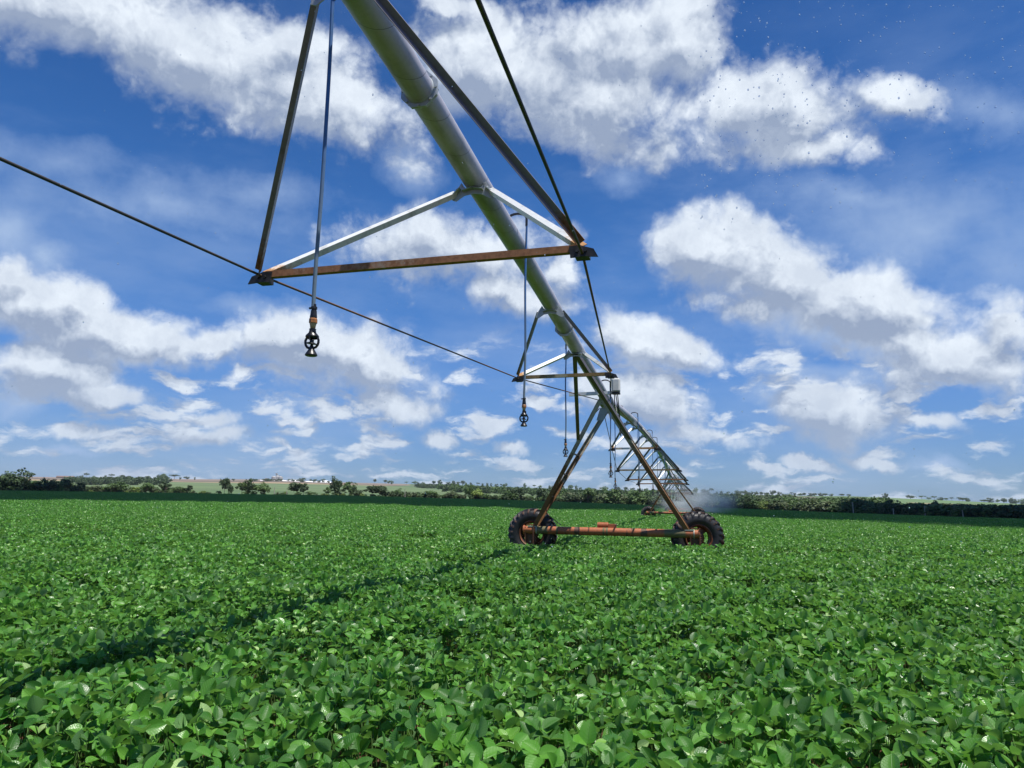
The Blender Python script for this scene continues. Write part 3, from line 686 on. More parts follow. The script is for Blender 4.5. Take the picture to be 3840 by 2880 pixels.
# ---- wheels
def make_wheel(parent, n, s, z, rot=0.0, R=.66):
    Wd = .17
    b = MB(); seg = 60
    # rim: outer barrel and dished disc with three openings
    b.lathe([(-.15, .345), (-.155, .325), (-.13, .305), (-.05, .295), (.05, .295), (.13, .31), (.15, .345)], (0, 0, 0), (0, 1, 0), seg, 0)
    vs = []; fs = []
    rad = [(.295, .02), (.27, .0), (.17, -.03), (.12, -.05), (.0, -.05)]
    for r, y in rad:
        for k in range(seg): q = 2 * math.pi * k / seg; vs.append((r * math.cos(q), y, r * math.sin(q)))
    for i in range(len(rad) - 1):
        for k in range(seg):
            if i == 1 and (k % 20) in range(0, 11): continue
            fs.append((i * seg + k, i * seg + (k + 1) % seg, (i + 1) * seg + (k + 1) % seg, (i + 1) * seg + k))
    b.add(vs, fs)
    w = b.build('wheel', M['rim'], parent, 40); w.location = (n, s, z); w.rotation_euler = (0, rng.uniform(0, 6), rot)
    sm = w.modifiers.new('thick', 'SOLIDIFY'); sm.thickness = .008
    b = MB(); prof = [(-.15, .34), (-.185, .40), (-.195, .47), (-.18, .54), (-.15, .585), (-.08, .607), (0, .612), (.08, .607), (.15, .585), (.18, .54), (.195, .47), (.185, .40), (.15, .34)]
    b.lathe(prof, (0, 0, 0), (0, 1, 0), 72, [0.15 if i // 72 in (0, 12) else (.55 if i // 72 in (3, 4, 5, 6, 7, 8, 9) else .2) for i in range(72 * len(prof))])
    nl = 23
    for side in (-1, 1):
        for k in range(nl):
            a0 = 2 * math.pi * (k + (.5 if side > 0 else 0)) / nl
            P = []
            for j, (y, r, da) in enumerate([(-.015, R - .004, .0), (.05, R, .055), (.10, R - .004, .10), (.148, R - .022, .145), (.185, R - .075, .175), (.192, R - .13, .19)]):
                a = a0 + da; wd = .030 / R if j < 4 else .026 / R
                for (aa, rr) in ((a - wd, r), (a + wd, r), (a + wd * 1.35, r - .075), (a - wd * 1.35, r - .075)):
                    P.append((rr * math.cos(aa), side * y, rr * math.sin(aa)))
            n_ = 6; fsx = [(i * 4 + q, i * 4 + (q + 1) % 4, (i + 1) * 4 + (q + 1) % 4, (i + 1) * 4 + q) for i in range(n_ - 1) for q in range(4)] + [(3, 2, 1, 0), (20, 21, 22, 23)]
            b.add(P, fsx, [1.0, 1.0, .35, .35] * 6)
    t = b.build('tyre', M['tyre'], w, 40)
    b = MB(); b.lathe([(-.14, 0), (-.14, .05), (-.10, .075), (-.055, .085), (-.05, .115)], (0, 0, 0), (0, 1, 0), 24, 0)
    for k in range(8): a = k * math.pi / 4; b.bolt((.10 * math.cos(a), -.055, .10 * math.sin(a)), (0, -1, 0), .012, .03)
    b.build('hub', M['rim'], w, 40)
    return w
def loopc(p0, p1, sag, n=12, side=(0, 0, 0)):
    p0, p1 = V3(*p0), V3(*p1); return [p0 + (p1 - p0) * t + V3(0, 0, -sag * 4 * t * (1 - t)) + np.array(side) * 4 * t * (1 - t) for t in np.linspace(0, 1, n)]
def make_tower(label, s, top, brace_z, full=True, toe=0.0):
    p = np.array([X0, 0, 0]) + D2 * s
    root = empty('pivot_tower', (p[0], p[1], 0), -YAW); tag(root, label, 'wheeled tower', 'wheeled towers carrying the irrigation pipe')
    ZB = .80
    b = MB(); b.tube([(x, 0, ZB) for x in np.linspace(-2.16, 2.26, 24)], .10, 28, [.75 if (x > 1.45 and x < 2.02) or (x < -1.55 and x > -1.95) else 0 for x in np.linspace(-2.16, 2.26, 24)])
    for x in (-2.17, 2.25): b.tube([(x, 0, ZB), (x + .03, 0, ZB)], .118, 28)
    for x in (-1.30, -.1, -.02): b.tube([(x, 0, ZB), (x + .05, 0, ZB)], .104, 28, .9)
    beam = b.build('base_beam', M['beam'], root, 40)
    for sx, x in ((-1, -2.0), (1, 2.17)):
        b = MB(); b.box((x, .10, ZB - .20), (.10, 0, 0), (0, .09, 0), (0, 0, .15)); b.box((x + .11, .0, ZB - .12), (.012, 0, 0), (0, .11, 0), (0, 0, .26)); b.box((x - .11, .0, ZB - .12), (.010, 0, 0), (0, .09, 0), (0, 0, .20))
        b.box((x - .02, .03, ZB + .13), (.08, 0, 0), (0, .05, 0), (0, 0, .014)); b.tube([(x, .1, ZB - .09), (x, .34, ZB - .09)], .07, 16)
        for q in range(4): b.bolt((x + .122, -.06 + .04 * q, ZB - .02 - .06 * q), (1, 0, 0), .012, .02)
        b.build('wheel_gearbox', M['rim'], root)
    make_wheel(root, -2.03, .46, .69); make_wheel(root, 2.22, .46, .69, toe)
    # centre motor and drive shaft
    b = MB(); b.tube([(-.26, .16, ZB + .15), (.02, .16, ZB + .15)], .075, 20)
    for k in range(9): b.tube([(-.24 + k * .028, .16, ZB + .15), (-.232 + k * .028, .16, ZB + .15)], .086, 20)
    b.box((.12, .16, ZB + .11), (.10, 0, 0), (0, .09, 0), (0, 0, .08)); b.box((-.1, .1, ZB + .02), (.2, 0, 0), (0, .1, 0), (0, 0, .03))
    b.build('drive_motor', M['beam'], root, 40)
    b = MB(); b.tube([(-2.0, .20, ZB + .02), (2.15, .20, ZB + .02)], .018, 10); b.build('drive_shaft', M['rim'], root, 40)
    # legs
    LW = .105
    for (fx, tx, sg) in ((-1.93, -.10, 1), (2.03, .06, -1)):
        for yy in (-.86, .86):
            b = MB(); f0 = V3(fx + (.02 if yy > 0 else 0), (.06 if yy > 0 else -.07), ZB + .09); t0 = V3(tx, yy, top - .10)
            b.angle(f0, t0, (sg, 0, 0), (0, 1 if yy < 0 else -1, .2), LW, .008, .6, -.2, 14, ([0, .3, .55, .72, .85, 1], [.85, .5, .42, .3, .0, -.3]))
            b.build('leg', M['legsteel'], root)
        for q in (.42, .58, .24):
            a = V3(fx, -.07, ZB + .09) * (1 - q) + V3(tx, -.86, top - .10) * q; c = V3(fx, .06, ZB + .09) * (1 - q) + V3(tx, .86, top - .10) * q
            b = MB(); b.angle(a + V3(sg * .05, 0, 0), c + V3(sg * .05, 0, 0), (0, 0, 1), (sg, 0, 0), .045, .006, .5, .5, 3); b.build('leg_rung', M['dark'], root)
        b = MB(); b.box((fx, 0, ZB + .09), (.11, 0, 0), (0, .09, 0), (0, 0, .012)); b.tube([(fx + .10, 0, ZB), (fx + .125, 0, ZB)], .112, 24); b.build('foot_plate', M['legsteel'], root)
    # knee braces from the pipe of the near span
    for tx, sg in ((-.70, 1), (.71, -1)):
        b = MB(); b.angle((sg * -.05, -5.0, brace_z - .16), (tx, -.5, 3.05), (sg, 0, 0), (0, .3, 1), .085, .007, -.3, .2, 10); b.build('knee_brace', M['brace'], root)
    # head of the tower: cradle plate, rubber joint sleeve, saddle
    b = MB(); prism(b, [(-.22, top - .56), (-.12, top - .24), (.12, top - .24), (.24, top - .54), (.13, top - .54), (.09, top - .40), (.01, top - .40), (-.03, top - .56)], -.30, -.292)
    b.box((0, 0, top - .16), (.14, 0, 0), (0, .5, 0), (0, 0, .012)); b.build('cradle_plate', M['plate'], root)
    b = MB(); b.lathe([(-.26, .133), (-.25, .16), (-.12, .168), (-.05, .155), (.05, .155), (.12, .168), (.25, .16), (.26, .133)], (0, 0, top), (0, 1, 0), 32); b.build('joint_sleeve', M['rubber'], root, 40)
    b = MB(); b.angle((-.64, -2.0, 4.0 - 4.17 + top), (.52, -2.0, 4.03 - 4.17 + top), (0, 0, 1), (0, 1, 0), .075, .006, -.3, -.3, 4)
    b.box((0, -2.0, top + .02), (.012, 0, 0), (0, .02, 0), (0, 0, .10)); b.build('control_arm', M['galv_bright'], root)
    b = MB(); b.box((.47, -1.98, top + .06), (.095, 0, 0), (0, .10, 0), (0, 0, .16)); cb = b.build('control_box', M['white_box'], root, None, True, .035)
    b = MB(); b.box((.47, -1.98, top - .125), (.09, 0, 0), (0, .09, 0), (0, 0, .022)); b.build('box_base', M['dark'], cb)
    for (pa, pb, sag, sd) in (((.46, -1.98, top - .14), (.20, -.3, top - .25), .55, (.12, 0, 0)), ((.50, -1.95, top - .14), (.22, .2, top - .1), .9, (.1, 0, 0)), ((.43, -1.98, top - .14), (.1, -.5, top - .2), .3, (.05, 0, 0)), ((-.14, -.3, top - .25), (-.45, -.3, top - .62), .05, (-.05, 0, 0)), ((-.1, -.2, top - .18), (.15, -.35, top - .28), .12, (0, 0, 0))):
        b = MB(); b.tube(loopc(pa, pb, sag, 16, sd), .011, 8); b.build('cable', M['hose_black'], root, 60)
    b = MB(); b.tube([(-.45, -.32, top - .62), (-1.0, -.18, 2.6), (-1.6, -.02, 1.45), (-1.55, .05, 1.2), (-1.2, .14, .93)], .011, 8); b.build('cable', M['hose_black'], root, 60)
    return root
tow1 = make_tower('rusty near tower, its orange beam and two big wheels filling the view', T1S, 4.17, pz(14.2), True, R_(12))
tow2 = make_tower('middle tower with reddish beam, seen small behind the near tower', T2S, 3.87, pz(61.0), True, R_(4))
tow3 = copy_tree(tow2); pp = np.array([X0, 0, 0]) + D2 * T3S; tow3.location = (pp[0], pp[1], 0); tow3['label'] = 'third tower standing half hidden in the bluish spray'
tow4 = copy_tree(tow2); pp = np.array([X0, 0, 0]) + D2 * 160; tow4.location = (pp[0], pp[1], 0); tow4['label'] = 'farthest and faintest tower at the end of the machine'

# ---- drop hoses with their sprinklers
def sprinkler_parts(root, z0):
    """z0: lowest point of the weight; total height about .34"""
    def part(name, mat, fn, par=root, sm=40):
        b = MB(); fn(b); return b.build(name, mat, par, sm)
    Z = lambda t: z0 + t
    part('hose_clamp', M['dark'], lambda b: (b.lathe([(-.008, .016), (-.008, .022), (.008, .022), (.008, .016)], (0, 0, Z(.335)), (0, 0, 1), 16), b.box((-.024, 0, Z(.335)), (.012, 0, 0), (0, .006, 0), (0, 0, .006))))
    part('hose_fitting', M['black'], lambda b: b.lathe([(.0, .023), (.008, .025), (.03, .022), (.055, .020), (.06, .015), (.10, .0145)], (0, 0, Z(.262)), (0, 0, 1), 20))
    def nut(b): b.lathe([(0, .021), (.004, .029), (.03, .029), (.036, .024)], (0, 0, Z(.226)), (0, 0, 1), 8)
    part('coupling_nut', M['brown_plastic'], nut, root, 20)
    part('nozzle_seat', M['tan_plastic'], lambda b: b.lathe([(0, .014), (.004, .018), (.02, .020), (.036, .024)], (0, 0, Z(.192)), (0, 0, 1), 16))
    def body(b):
        b.lathe([(.0, .040), (.012, .046), (.022, .043), (.040, .026), (.055, .022), (.066, .024), (.072, .012)], (0, 0, Z(.122)), (0, 0, 1), 12)
        b.box((.022, -.018, Z(.172)), (.010, 0, 0), (0, .006, 0), (0, 0, .010)); b.box((.004, -.040, Z(.135)), (.004, 0, 0), (0, .004, 0), (0, 0, .03))
        for sg in (-1, 1):
            b.tube([(sg * .041, 0, Z(.126)), (sg * .049, 0, Z(.110)), (sg * .049, 0, Z(.092)), (sg * .044, 0, Z(.076)), (sg * .033, 0, Z(.062)), (sg * .018, 0, Z(.056))], .0088, 8)
    part('sprinkler_body', M['black'], body)
    part('deflector', M['black'], lambda b: (b.lathe([(0, .010), (.003, .036), (.008, .034), (.016, .014), (.03, .012)], (-.004, 0, Z(.082)), (.10, 0, 1), 16), [b.tube([(.012 * math.cos(a) - .002, .012 * math.sin(a), Z(.09)), (.016 * math.cos(a), .016 * math.sin(a), Z(.124))], .0025, 6) for a in (0, 2.1, 4.2)]))
    part('weight', M['black'], lambda b: b.lathe([(0, .0), (.0, .034), (.004, .041), (.010, .042), (.045, .021), (.060, .016), (.085, .006)], (0, 0, Z(0)), (0, 0, 1), 28))
drop_proto = None; SPR = None
def drop(s, side, zb, label, group='drop hoses hanging from the pipe', detail=True):
    p = np.array([X0, 0, 0]) + D2 * s + N2 * (.25 * side)
    root = empty('drop_sprinkler', (p[0], p[1], 0), -YAW); tag(root, label, 'sprinkler drop', group)
    top = pz(s); x0 = -.25 * side
    b = MB(); P = [(x0, 0, top + .12), (x0, 0, top + .155)] + [(x0 * .5 + x0 * .5 * math.cos(t), 0, top + .155 + .07 * math.sin(t)) for t in np.linspace(.3, math.pi, 10)] + [(0, 0, top + .12), (0, 0, top + .05)]
    b.tube(P, .016, 12); g = b.build('gooseneck', M['hose_black'], root, 60)
    n = 14; b = MB(); zt = top + .06; b.tube([(.006 * math.sin(k * .5 + s), .004 * math.sin(k * .8), zt + (zb + .33 - zt) * k / n) for k in range(n + 1)], .0135, 12, [min(1, max(0, (k / n - .35) * 2.2)) for k in range(n + 1)]); b.build('hose', M['hose'], root, 60)
    global SPR
    if SPR is None:
        sprinkler_parts(root, 0.0); SPR = [c for c in root.children if c.name.split('.')[0] not in ('gooseneck', 'hose')]
        for c in SPR: c.location = (0, 0, zb)
    else:
        for c in SPR: q = c.copy(); COL.objects.link(q); q.parent = root; q.location = (0, 0, zb)
    return root
near_drops = [(4.85, -1, 2.45, 'nearest blue-grey drop hose left of the big triangle, its black sprinkler closest to the camera'),
 (8.95, 1, 2.40, 'second nearest drop hose, crossing in front of the pipe behind the big rusty crossbar'),
 (14.6, -1, 2.40, 'drop hose just left of the near tower, beside the steep green brace'),
 (17.95, 1, 2.12, 'drop hose hanging beside the white control box on the near tower'),
 (23.5, -1, 1.95, 'first drop hose behind the near tower, framed between its legs'),
 (26.4, 1, 2.12, 'drop hose in front of the first white crossbar of the second span'),
 (33.4, -1, 2.02, 'drop hose reaching past the second crossbar of the second span'),
 (34.9, 1, 2.05, 'drop hose with a tall gooseneck right of the second crossbar of the second span')]
for (s, sd, zb, lb) in near_drops: drop(s, sd, zb, lb)
k = 0
for s in np.arange(39.1, 64.9, 4.3): drop(s, 1 if k % 2 == 0 else -1, 2.0, 'small drop hose with black sprinkler under the far half of the second span', 'drop hoses under the far half of the second span'); k += 1
for s in np.arange(69.2, 111, 4.3): drop(s, 1 if k % 2 == 0 else -1, 1.9, 'tiny drop hose hanging from the third span above the spray', 'drop hoses of the third span'); k += 1
for s in np.arange(116, 158, 4.3): drop(s, 1 if k % 2 == 0 else -1, 1.9, 'faint drop hose hanging from the farthest span', 'drop hoses of the farthest span'); k += 1

# ================================================================== trees, poles, silos
def crown_mat(name, c, var=.35):
    m, N, bs, o = newmat(name); oi = N.n('ShaderNodeObjectInfo').outputs['Random']
    rn = N.n('ShaderNodeAttribute', attribute_name='wear').outputs['Fac']
    c1 = tuple(x * (1 - var) for x in c); c2 = tuple(x * (1 + var) for x in c)
    cc = N.mix(N.math('ADD', N.math('MULTIPLY', rn, .7), N.math('MULTIPLY', oi, .3)), c1, c2)
    setc(N, bs, Base_Color=cc, Roughness=.65)
    tr = N.n('ShaderNodeBsdfTranslucent', ins={'Color': cc}); mx = N.n('ShaderNodeMixShader', ins={0: .2, 1: bs.outputs[0], 2: tr.outputs[0]}); N.t.links.new(mx.outputs[0], o.inputs[0]); return m
CM = {'d': crown_mat('dark_foliage', (0.052, 0.090, 0.028)), 'm': crown_mat('mid_foliage', (0.085, 0.150, 0.036)), 'y': crown_mat('yellow_green_foliage', (0.20, 0.28, 0.055)), 'g': crown_mat('grey_green_foliage', (0.10, 0.135, 0.052))}
M['bark'] = plain('bark', (0.16, 0.13, 0.10), .9, 0, .3, 3)
def crown_cards(r, kind, n=1500, card=.055):
    """unit tree: height 1, width about 1; returns quads"""
    lob = []
    if kind == 'round': cz, rx, rz, base, nl = .62, .44, .34, .30, 24
    elif kind == 'umbrella': cz, rx, rz, base, nl = .80, .50, .15, .68, 18
    elif kind == 'tall': cz, rx, rz, base, nl = .58, .40, .40, .2, 26
    elif kind == 'bush': cz, rx, rz, base, nl = .45, .46, .48, .0, 26
    else: cz, rx, rz, base, nl = .60, .46, .36, .28, 14
    while len(lob) < nl:
        p = r.uniform(-1, 1, 3)
        if np.dot(p, p) > 1 or np.dot(p, p) < .12: continue
        q = np.array([p[0] * rx, p[1] * rx, cz + p[2] * rz])
        if q[2] < base: continue
        lob.append((q, r.uniform(.09, .17) * (1.15 if kind != 'umbrella' else .8)))
    V = []; F = []; Wv = []
    for i in range(n):
        q, rr = lob[r.integers(0, nl)]; d = r.normal(0, 1, 3); d /= np.linalg.norm(d)
        zs = .6 if kind in ('umbrella', 'layer') else .85
        c = q + d * rr * r.uniform(.6, 1.12) * np.array([1, 1, zs])
        nn = d + r.normal(0, .5, 3) + np.array([0, 0, .4]); nn /= np.linalg.norm(nn); a = np.cross(nn, r.normal(0, 1, 3)); a /= np.linalg.norm(a); b = np.cross(nn, a); s = card * r.uniform(.5, 1.15)
        o = len(V); V += [c + a * s, c + b * s * .7, c - a * s, c - b * s * .7]; F.append((o, o + 1, o + 2, o + 3)); Wv += [r.random()] * 4
    A = np.array(V); zt = np.percentile(A[:, 2], 99.5); xw = np.percentile(np.abs(A[:, :2]), 98.5) * 2
    k3 = np.array([1 / xw, 1 / xw, 1 / zt]); V = [v * k3 for v in V]; lob = [(q * k3, rr) for q, rr in lob]
    return V, F, Wv, lob
def tree_meshes(kind, seed):
    r = np.random.default_rng(seed); V, F, Wv, lob = crown_cards(r, kind)
    b = MB(); b.add(V, F, Wv); crown = b
    t = MB(); fork = .34 if kind not in ('umbrella', 'bush') else (.55 if kind == 'umbrella' else .1)
    lean = r.normal(0, .02, 2)
    t.tube([(0, 0, -.03), (lean[0], lean[1], fork * .5), (lean[0] * 2, lean[1] * 2, fork)], [.028, .020, .016], 8)
    for q, rr in lob[:9]: t.tube([(lean[0] * 2, lean[1] * 2, fork * .95), (q[0] * .5, q[1] * .5, fork * .5 + q[2] * .5), tuple(q)], [.013, .009, .004], 6)
    return crown, t
TM = {}
def tmesh(kind, mk, var):
    key = (kind, mk, var)
    if key not in TM:
        cb_, tb_ = tree_meshes(kind, hash(kind) % 1 + {'round': 1, 'umbrella': 2, 'tall': 3, 'bush': 4, 'layer': 5}[kind] * 10 + var)
        def me(b, mat, nm):
            o = b.build(nm, mat, None, None, False); m_ = o.data; bpy.data.objects.remove(o); return m_
        cm_ = me(cb_, CM[mk], 'crown'); tm_ = me(tb_, M['bark'], 'trunk')
        b = MB(); b.add(cb_.v, cb_.f, cb_.w); b.cur = 1; b.add(tb_.v, tb_.f, .5); both = me(b, [CM[mk], M['bark']], 'far_tree')
        TM[key] = (cm_, tm_, both)
    return TM[key]
def place(x, Rr):
    a = float(np.interp(x, XS, XAZ)); return Rr * math.sin(a), Rr * math.cos(a), a
def tree(x, ytop, ybase, w, mk, kind, Rr, label, group, name='tree', parts=True, var=None):
    """x, top, base and width as read off the photograph (3840 px wide), Rr the distance in metres"""
    X, Y, a = place(x, Rr); sc = Rr / F_PX * math.cos(a) * 1.0; g = gz(X, Y)
    h = max((ybase - ytop), 6) * sc; wd = w * sc; var = rng.integers(0, 3) if var is None else var
    cm_, tm_, both = tmesh(kind, mk, int(var)); rz = rng.uniform(0, 6.28)
    if parts:
        root = empty(name, (X, Y, g), rz); root.scale = (wd, wd, h); tag(root, label, 'tree' if 'tree' in name else 'bush', group)
        for nm, m_ in (('crown', cm_), ('trunk', tm_)): o = bpy.data.objects.new(nm, m_); COL.objects.link(o); o.parent = root
    else:
        o = bpy.data.objects.new(name, both); COL.objects.link(o); o.location = (X, Y, g); o.rotation_euler = (0, 0, rz); o.scale = (wd, wd, h); tag(o, label, 'tree', group); root = o
    return root
def Rb(x, extra=8): return float(edge(float(np.interp(x, XS, XAZ)))[0]) + extra
# named trees at the far edge of the field
NT_ = [(48, 1760, 1842, 88, 'd', 'round', 'big dark tree at the left end of the field edge'), (8, 1768, 1842, 50, 'm', 'tall', 'mid green tree cut by the left border, beside the big dark tree'),
 (168, 1792, 1842, 55, 'd', 'bush', 'dim bushy tree right of the big dark tree at the left end'), (222, 1792, 1840, 60, 'd', 'round', 'dark broad tree below the red soil strip'), (118, 1803, 1842, 50, 'm', 'bush', 'mid green tree tight against the right side of the big dark tree'),
 (425, 1803, 1844, 92, 'm', 'bush', 'wide mid green tree below the umbrella shaped ridge tree'), (545, 1806, 1845, 50, 'm', 'round', 'small mid green tree left of the thin dark roadside trees'), (503, 1822, 1846, 36, 'y', 'bush', 'light green bush between two mid green trees'),
 (616, 1805, 1850, 42, 'd', 'layer', 'thin dark tree with a bare forked trunk above pale pasture'), (672, 1822, 1849, 48, 'm', 'bush', 'low green bushy tree right of the bare forked one'), (702, 1816, 1848, 38, 'd', 'layer', 'dark leaning small tree above pale pasture'),
 (838, 1792, 1852, 38, 'd', 'round', 'round crowned tree standing alone on a pale trunk'), (861, 1815, 1852, 20, 'd', 'tall', 'narrow dark tree right of the lone round crowned one'), (930, 1794, 1853, 46, 'd', 'tall', 'dark tree rising from the middle of the clump left of the silos'),
 (904, 1808, 1854, 40, 'm', 'round', 'greener left half of the clump left of the silos'), (978, 1808, 1854, 62, 'm', 'round', 'broad tree with tan trunk at the right of the clump under the silos'), (1110, 1810, 1857, 58, 'd', 'round', 'dark tree below the white mounds, right of the two thin posts'),
 (1136, 1812, 1857, 34, 'd', 'layer', 'dark leaning tree touching the one below the white mounds'), (1166, 1842, 1858, 44, 'm', 'bush', 'low bush right of the dark tree below the white mounds'), (1256, 1786, 1858, 44, 'd', 'tall', 'tall dark tree with narrow dome crown at the right end of the white mounds'),
 (1276, 1834, 1861, 44, 'd', 'bush', 'dark bush at the foot of the tall dome crowned tree'), (1228, 1826, 1859, 34, 'm', 'layer', 'loose green tree left of the tall dome crowned tree'), (1310, 1807, 1860, 46, 'm', 'round', 'green tree right of the tall dome crowned tree'),
 (1340, 1834, 1861, 40, 'd', 'bush', 'small dark rounded tree right of the green one'), (1394, 1820, 1862, 52, 'd', 'round', 'left one of the twin dark trees on the pasture'), (1426, 1819, 1862, 50, 'd', 'round', 'right one of the twin dark trees on the pasture'),
 (1490, 1830, 1865, 28, 'm', 'tall', 'narrow green tree left of the single grey pole'), (1610, 1838, 1867, 50, 'm', 'round', 'green tree right of the single grey pole'), (1700, 1838, 1869, 46, 'g', 'round', 'grey-green tree in the hedge left of the yellowish tree'),
 (1762, 1819, 1870, 36, 'm', 'tall', 'tall green tree just left of the yellowish tree'), (1788, 1829, 1872, 44, 'y', 'round', 'yellowish green tree with pale stem in the hedge'), (1908, 1838, 1876, 40, 'm', 'round', 'bright green rounded tree in the hedge left of the machine legs'),
 (1924, 1821, 1862, 26, 'd', 'tall', 'dark tree behind the bright green rounded one'), (1946, 1820, 1868, 34, 'd', 'round', 'dark feathery tree behind the hedge, left of the lone small ridge tree'), (2032, 1828, 1878, 46, 'd', 'round', 'dark round tree left of the near tower legs'),
 (2205, 1826, 1884, 56, 'm', 'round', 'large green tree between the near tower legs, with pale trunk'), (2300, 1830, 1888, 54, 'm', 'round', 'large tree behind the far sprinklers between the tower legs'), (2380, 1838, 1890, 50, 'm', 'round', 'green tree right of centre between the tower legs'),
 (2812, 1857, 1909, 78, 'd', 'bush', 'big dark spreading tree right of the near wheel'), (2866, 1878, 1912, 42, 'y', 'bush', 'yellow green tree next to the big dark spreading one'), (2735, 1849, 1905, 50, 'd', 'round', 'dark tree with flat top behind the spray'),
 (2930, 1880, 1914, 56, 'g', 'round', 'grey twiggy tree right of the yellow green one'), (2985, 1884, 1917, 60, 'm', 'bush', 'round green tree with grey lower branches in the right hedge'), (3196, 1870, 1929, 64, 'd', 'round', 'dark wide tree behind the first grey pole on the right'),
 (3346, 1874, 1934, 62, 'd', 'round', 'dark wide crowned tree behind the second grey pole on the right'), (3506, 1876, 1938, 46, 'g', 'layer', 'bare grey branched tree right of the third pole'), (3610, 1890, 1943, 66, 'd', 'round', 'dark wide crowned tree behind the rightmost pole'),
 (3792, 1900, 1948, 60, 'd', 'round', 'dark tree near the right end of the hedge')]
for (x, yt, yb, w, mk, kd, lb) in NT_:
    tree(x, yt, yb, w, mk, kd, Rb(x, 10), lb, 'trees along the far edge of the field')
# trees on the skyline of the ridge
RT = [(105, 1779, 1790, 22, 0), (312, 1780, 1797, 17, 1), (410, 1781, 1795, 19, 1), (448, 1787, 1798, 17, 0), (340, 1789, 1797, 8, 0), (385, 1788, 1797, 8, 0), (294, 1790, 1799, 14, 0), (545, 1791, 1801, 12, 0), (590, 1788, 1802, 20, 0), (606, 1784, 1803, 24, 0), (645, 1788, 1803, 32, 1), (668, 1797, 1803, 8, 0), (692, 1800, 1808, 18, 0), (723, 1796, 1803, 6, 0), (512, 1796, 1803, 8, 0), (478, 1796, 1803, 10, 0),
 (1128, 1803, 1812, 20, 0), (1207, 1811, 1819, 15, 0), (1160, 1806, 1811, 10, 0), (1178, 1806, 1811, 12, 0), (1402, 1804, 1817, 11, 0), (1441, 1805, 1816, 12, 0), (1455, 1806, 1816, 12, 0), (1467, 1804, 1815, 11, 0), (1522, 1807, 1815, 13, 1), (1551, 1811, 1820, 15, 0), (1565, 1813, 1820, 8, 0), (1583, 1815, 1822, 14, 0), (1625, 1810, 1822, 14, 0), (1648, 1810, 1826, 18, 0),
 (1680, 1816, 1826, 18, 0), (1700, 1812, 1826, 15, 0), (1715, 1815, 1826, 15, 0), (1733, 1810, 1825, 15, 0), (1746, 1812, 1822, 8, 0), (1765, 1815, 1825, 10, 0), (1790, 1815, 1825, 14, 1), (1808, 1817, 1825, 8, 0), (1826, 1816, 1826, 9, 0), (1841, 1818, 1828, 8, 0), (1862, 1821, 1829, 15, 0), (1878, 1815, 1824, 9, 1), (1893, 1822, 1834, 18, 0), (1968, 1823, 1838, 12, 0),
 (2003, 1819, 1829, 13, 1), (2025, 1822, 1831, 13, 0), (2060, 1821, 1832, 8, 0), (2070, 1822, 1832, 8, 0), (2110, 1826, 1836, 10, 0), (2140, 1824, 1838, 20, 0), (2161, 1821, 1836, 12, 0), (2176, 1825, 1834, 9, 0), (2265, 1825, 1838, 27, 0), (2320, 1827, 1840, 16, 0), (2348, 1828, 1841, 14, 0), (2372, 1831, 1842, 20, 0), (2400, 1833, 1844, 18, 0), (2424, 1835, 1845, 16, 0), (2450, 1836, 1846, 14, 0),
 (2608, 1831, 1850, 18, 0), (2645, 1840, 1854, 28, 0), (2668, 1836, 1854, 16, 1), (2690, 1843, 1850, 8, 0), (2706, 1845, 1855, 11, 0), (2734, 1838, 1847, 12, 1), (2770, 1840, 1855, 26, 0), (2795, 1840, 1855, 22, 0), (2815, 1845, 1856, 22, 0), (2838, 1842, 1854, 15, 0), (2856, 1845, 1855, 14, 0), (2875, 1847, 1855, 18, 0), (2900, 1843, 1860, 20, 0), (2924, 1848, 1860, 16, 0), (2970, 1845, 1856, 12, 1), (2982, 1850, 1858, 9, 0),
 (3005, 1853, 1860, 26, 0), (3018, 1851, 1860, 12, 0), (3040, 1853, 1861, 18, 0), (3056, 1852, 1861, 16, 0), (3078, 1852, 1861, 18, 0), (3096, 1853, 1861, 18, 0), (3118, 1855, 1862, 14, 0), (3158, 1858, 1864, 16, 0), (3185, 1861, 1866, 14, 0),
 (3322, 1854, 1869, 20, 0), (3415, 1861, 1872, 29, 0), (3458, 1863, 1873, 24, 1), (3484, 1867, 1873, 14, 0), (3505, 1862, 1873, 20, 1), (3528, 1869, 1877, 22, 0), (3550, 1871, 1877, 14, 0), (3570, 1867, 1876, 14, 1), (3597, 1867, 1878, 14, 1), (3611, 1871, 1880, 26, 0), (3630, 1867, 1878, 16, 0), (3690, 1876, 1883, 26, 0), (3713, 1869, 1883, 24, 0), (3742, 1871, 1882, 13, 0), (3765, 1867, 1882, 20, 0), (3800, 1868, 1886, 28, 0), (3830, 1872, 1888, 24, 0)]
spec = {312: 'umbrella shaped tree alone on the ridge, above the wide mid green tree on the left', 410: 'flat topped ridge tree right of the first umbrella shaped one', 645: 'wide umbrella tree on the ridge above the bare forked tree', 105: 'dark ridge tree left of the strip of red soil',
        3322: 'round ridge tree standing alone on the bare skyline right of centre', 3415: 'broad dome shaped ridge tree on the bright green hill at right', 2734: 'small tree with thin trunk on the ridge above the flat topped dark tree', 2265: 'wide low ridge tree seen between the near tower legs', 1522: 'lone small tree on the ridge above the single grey pole'}
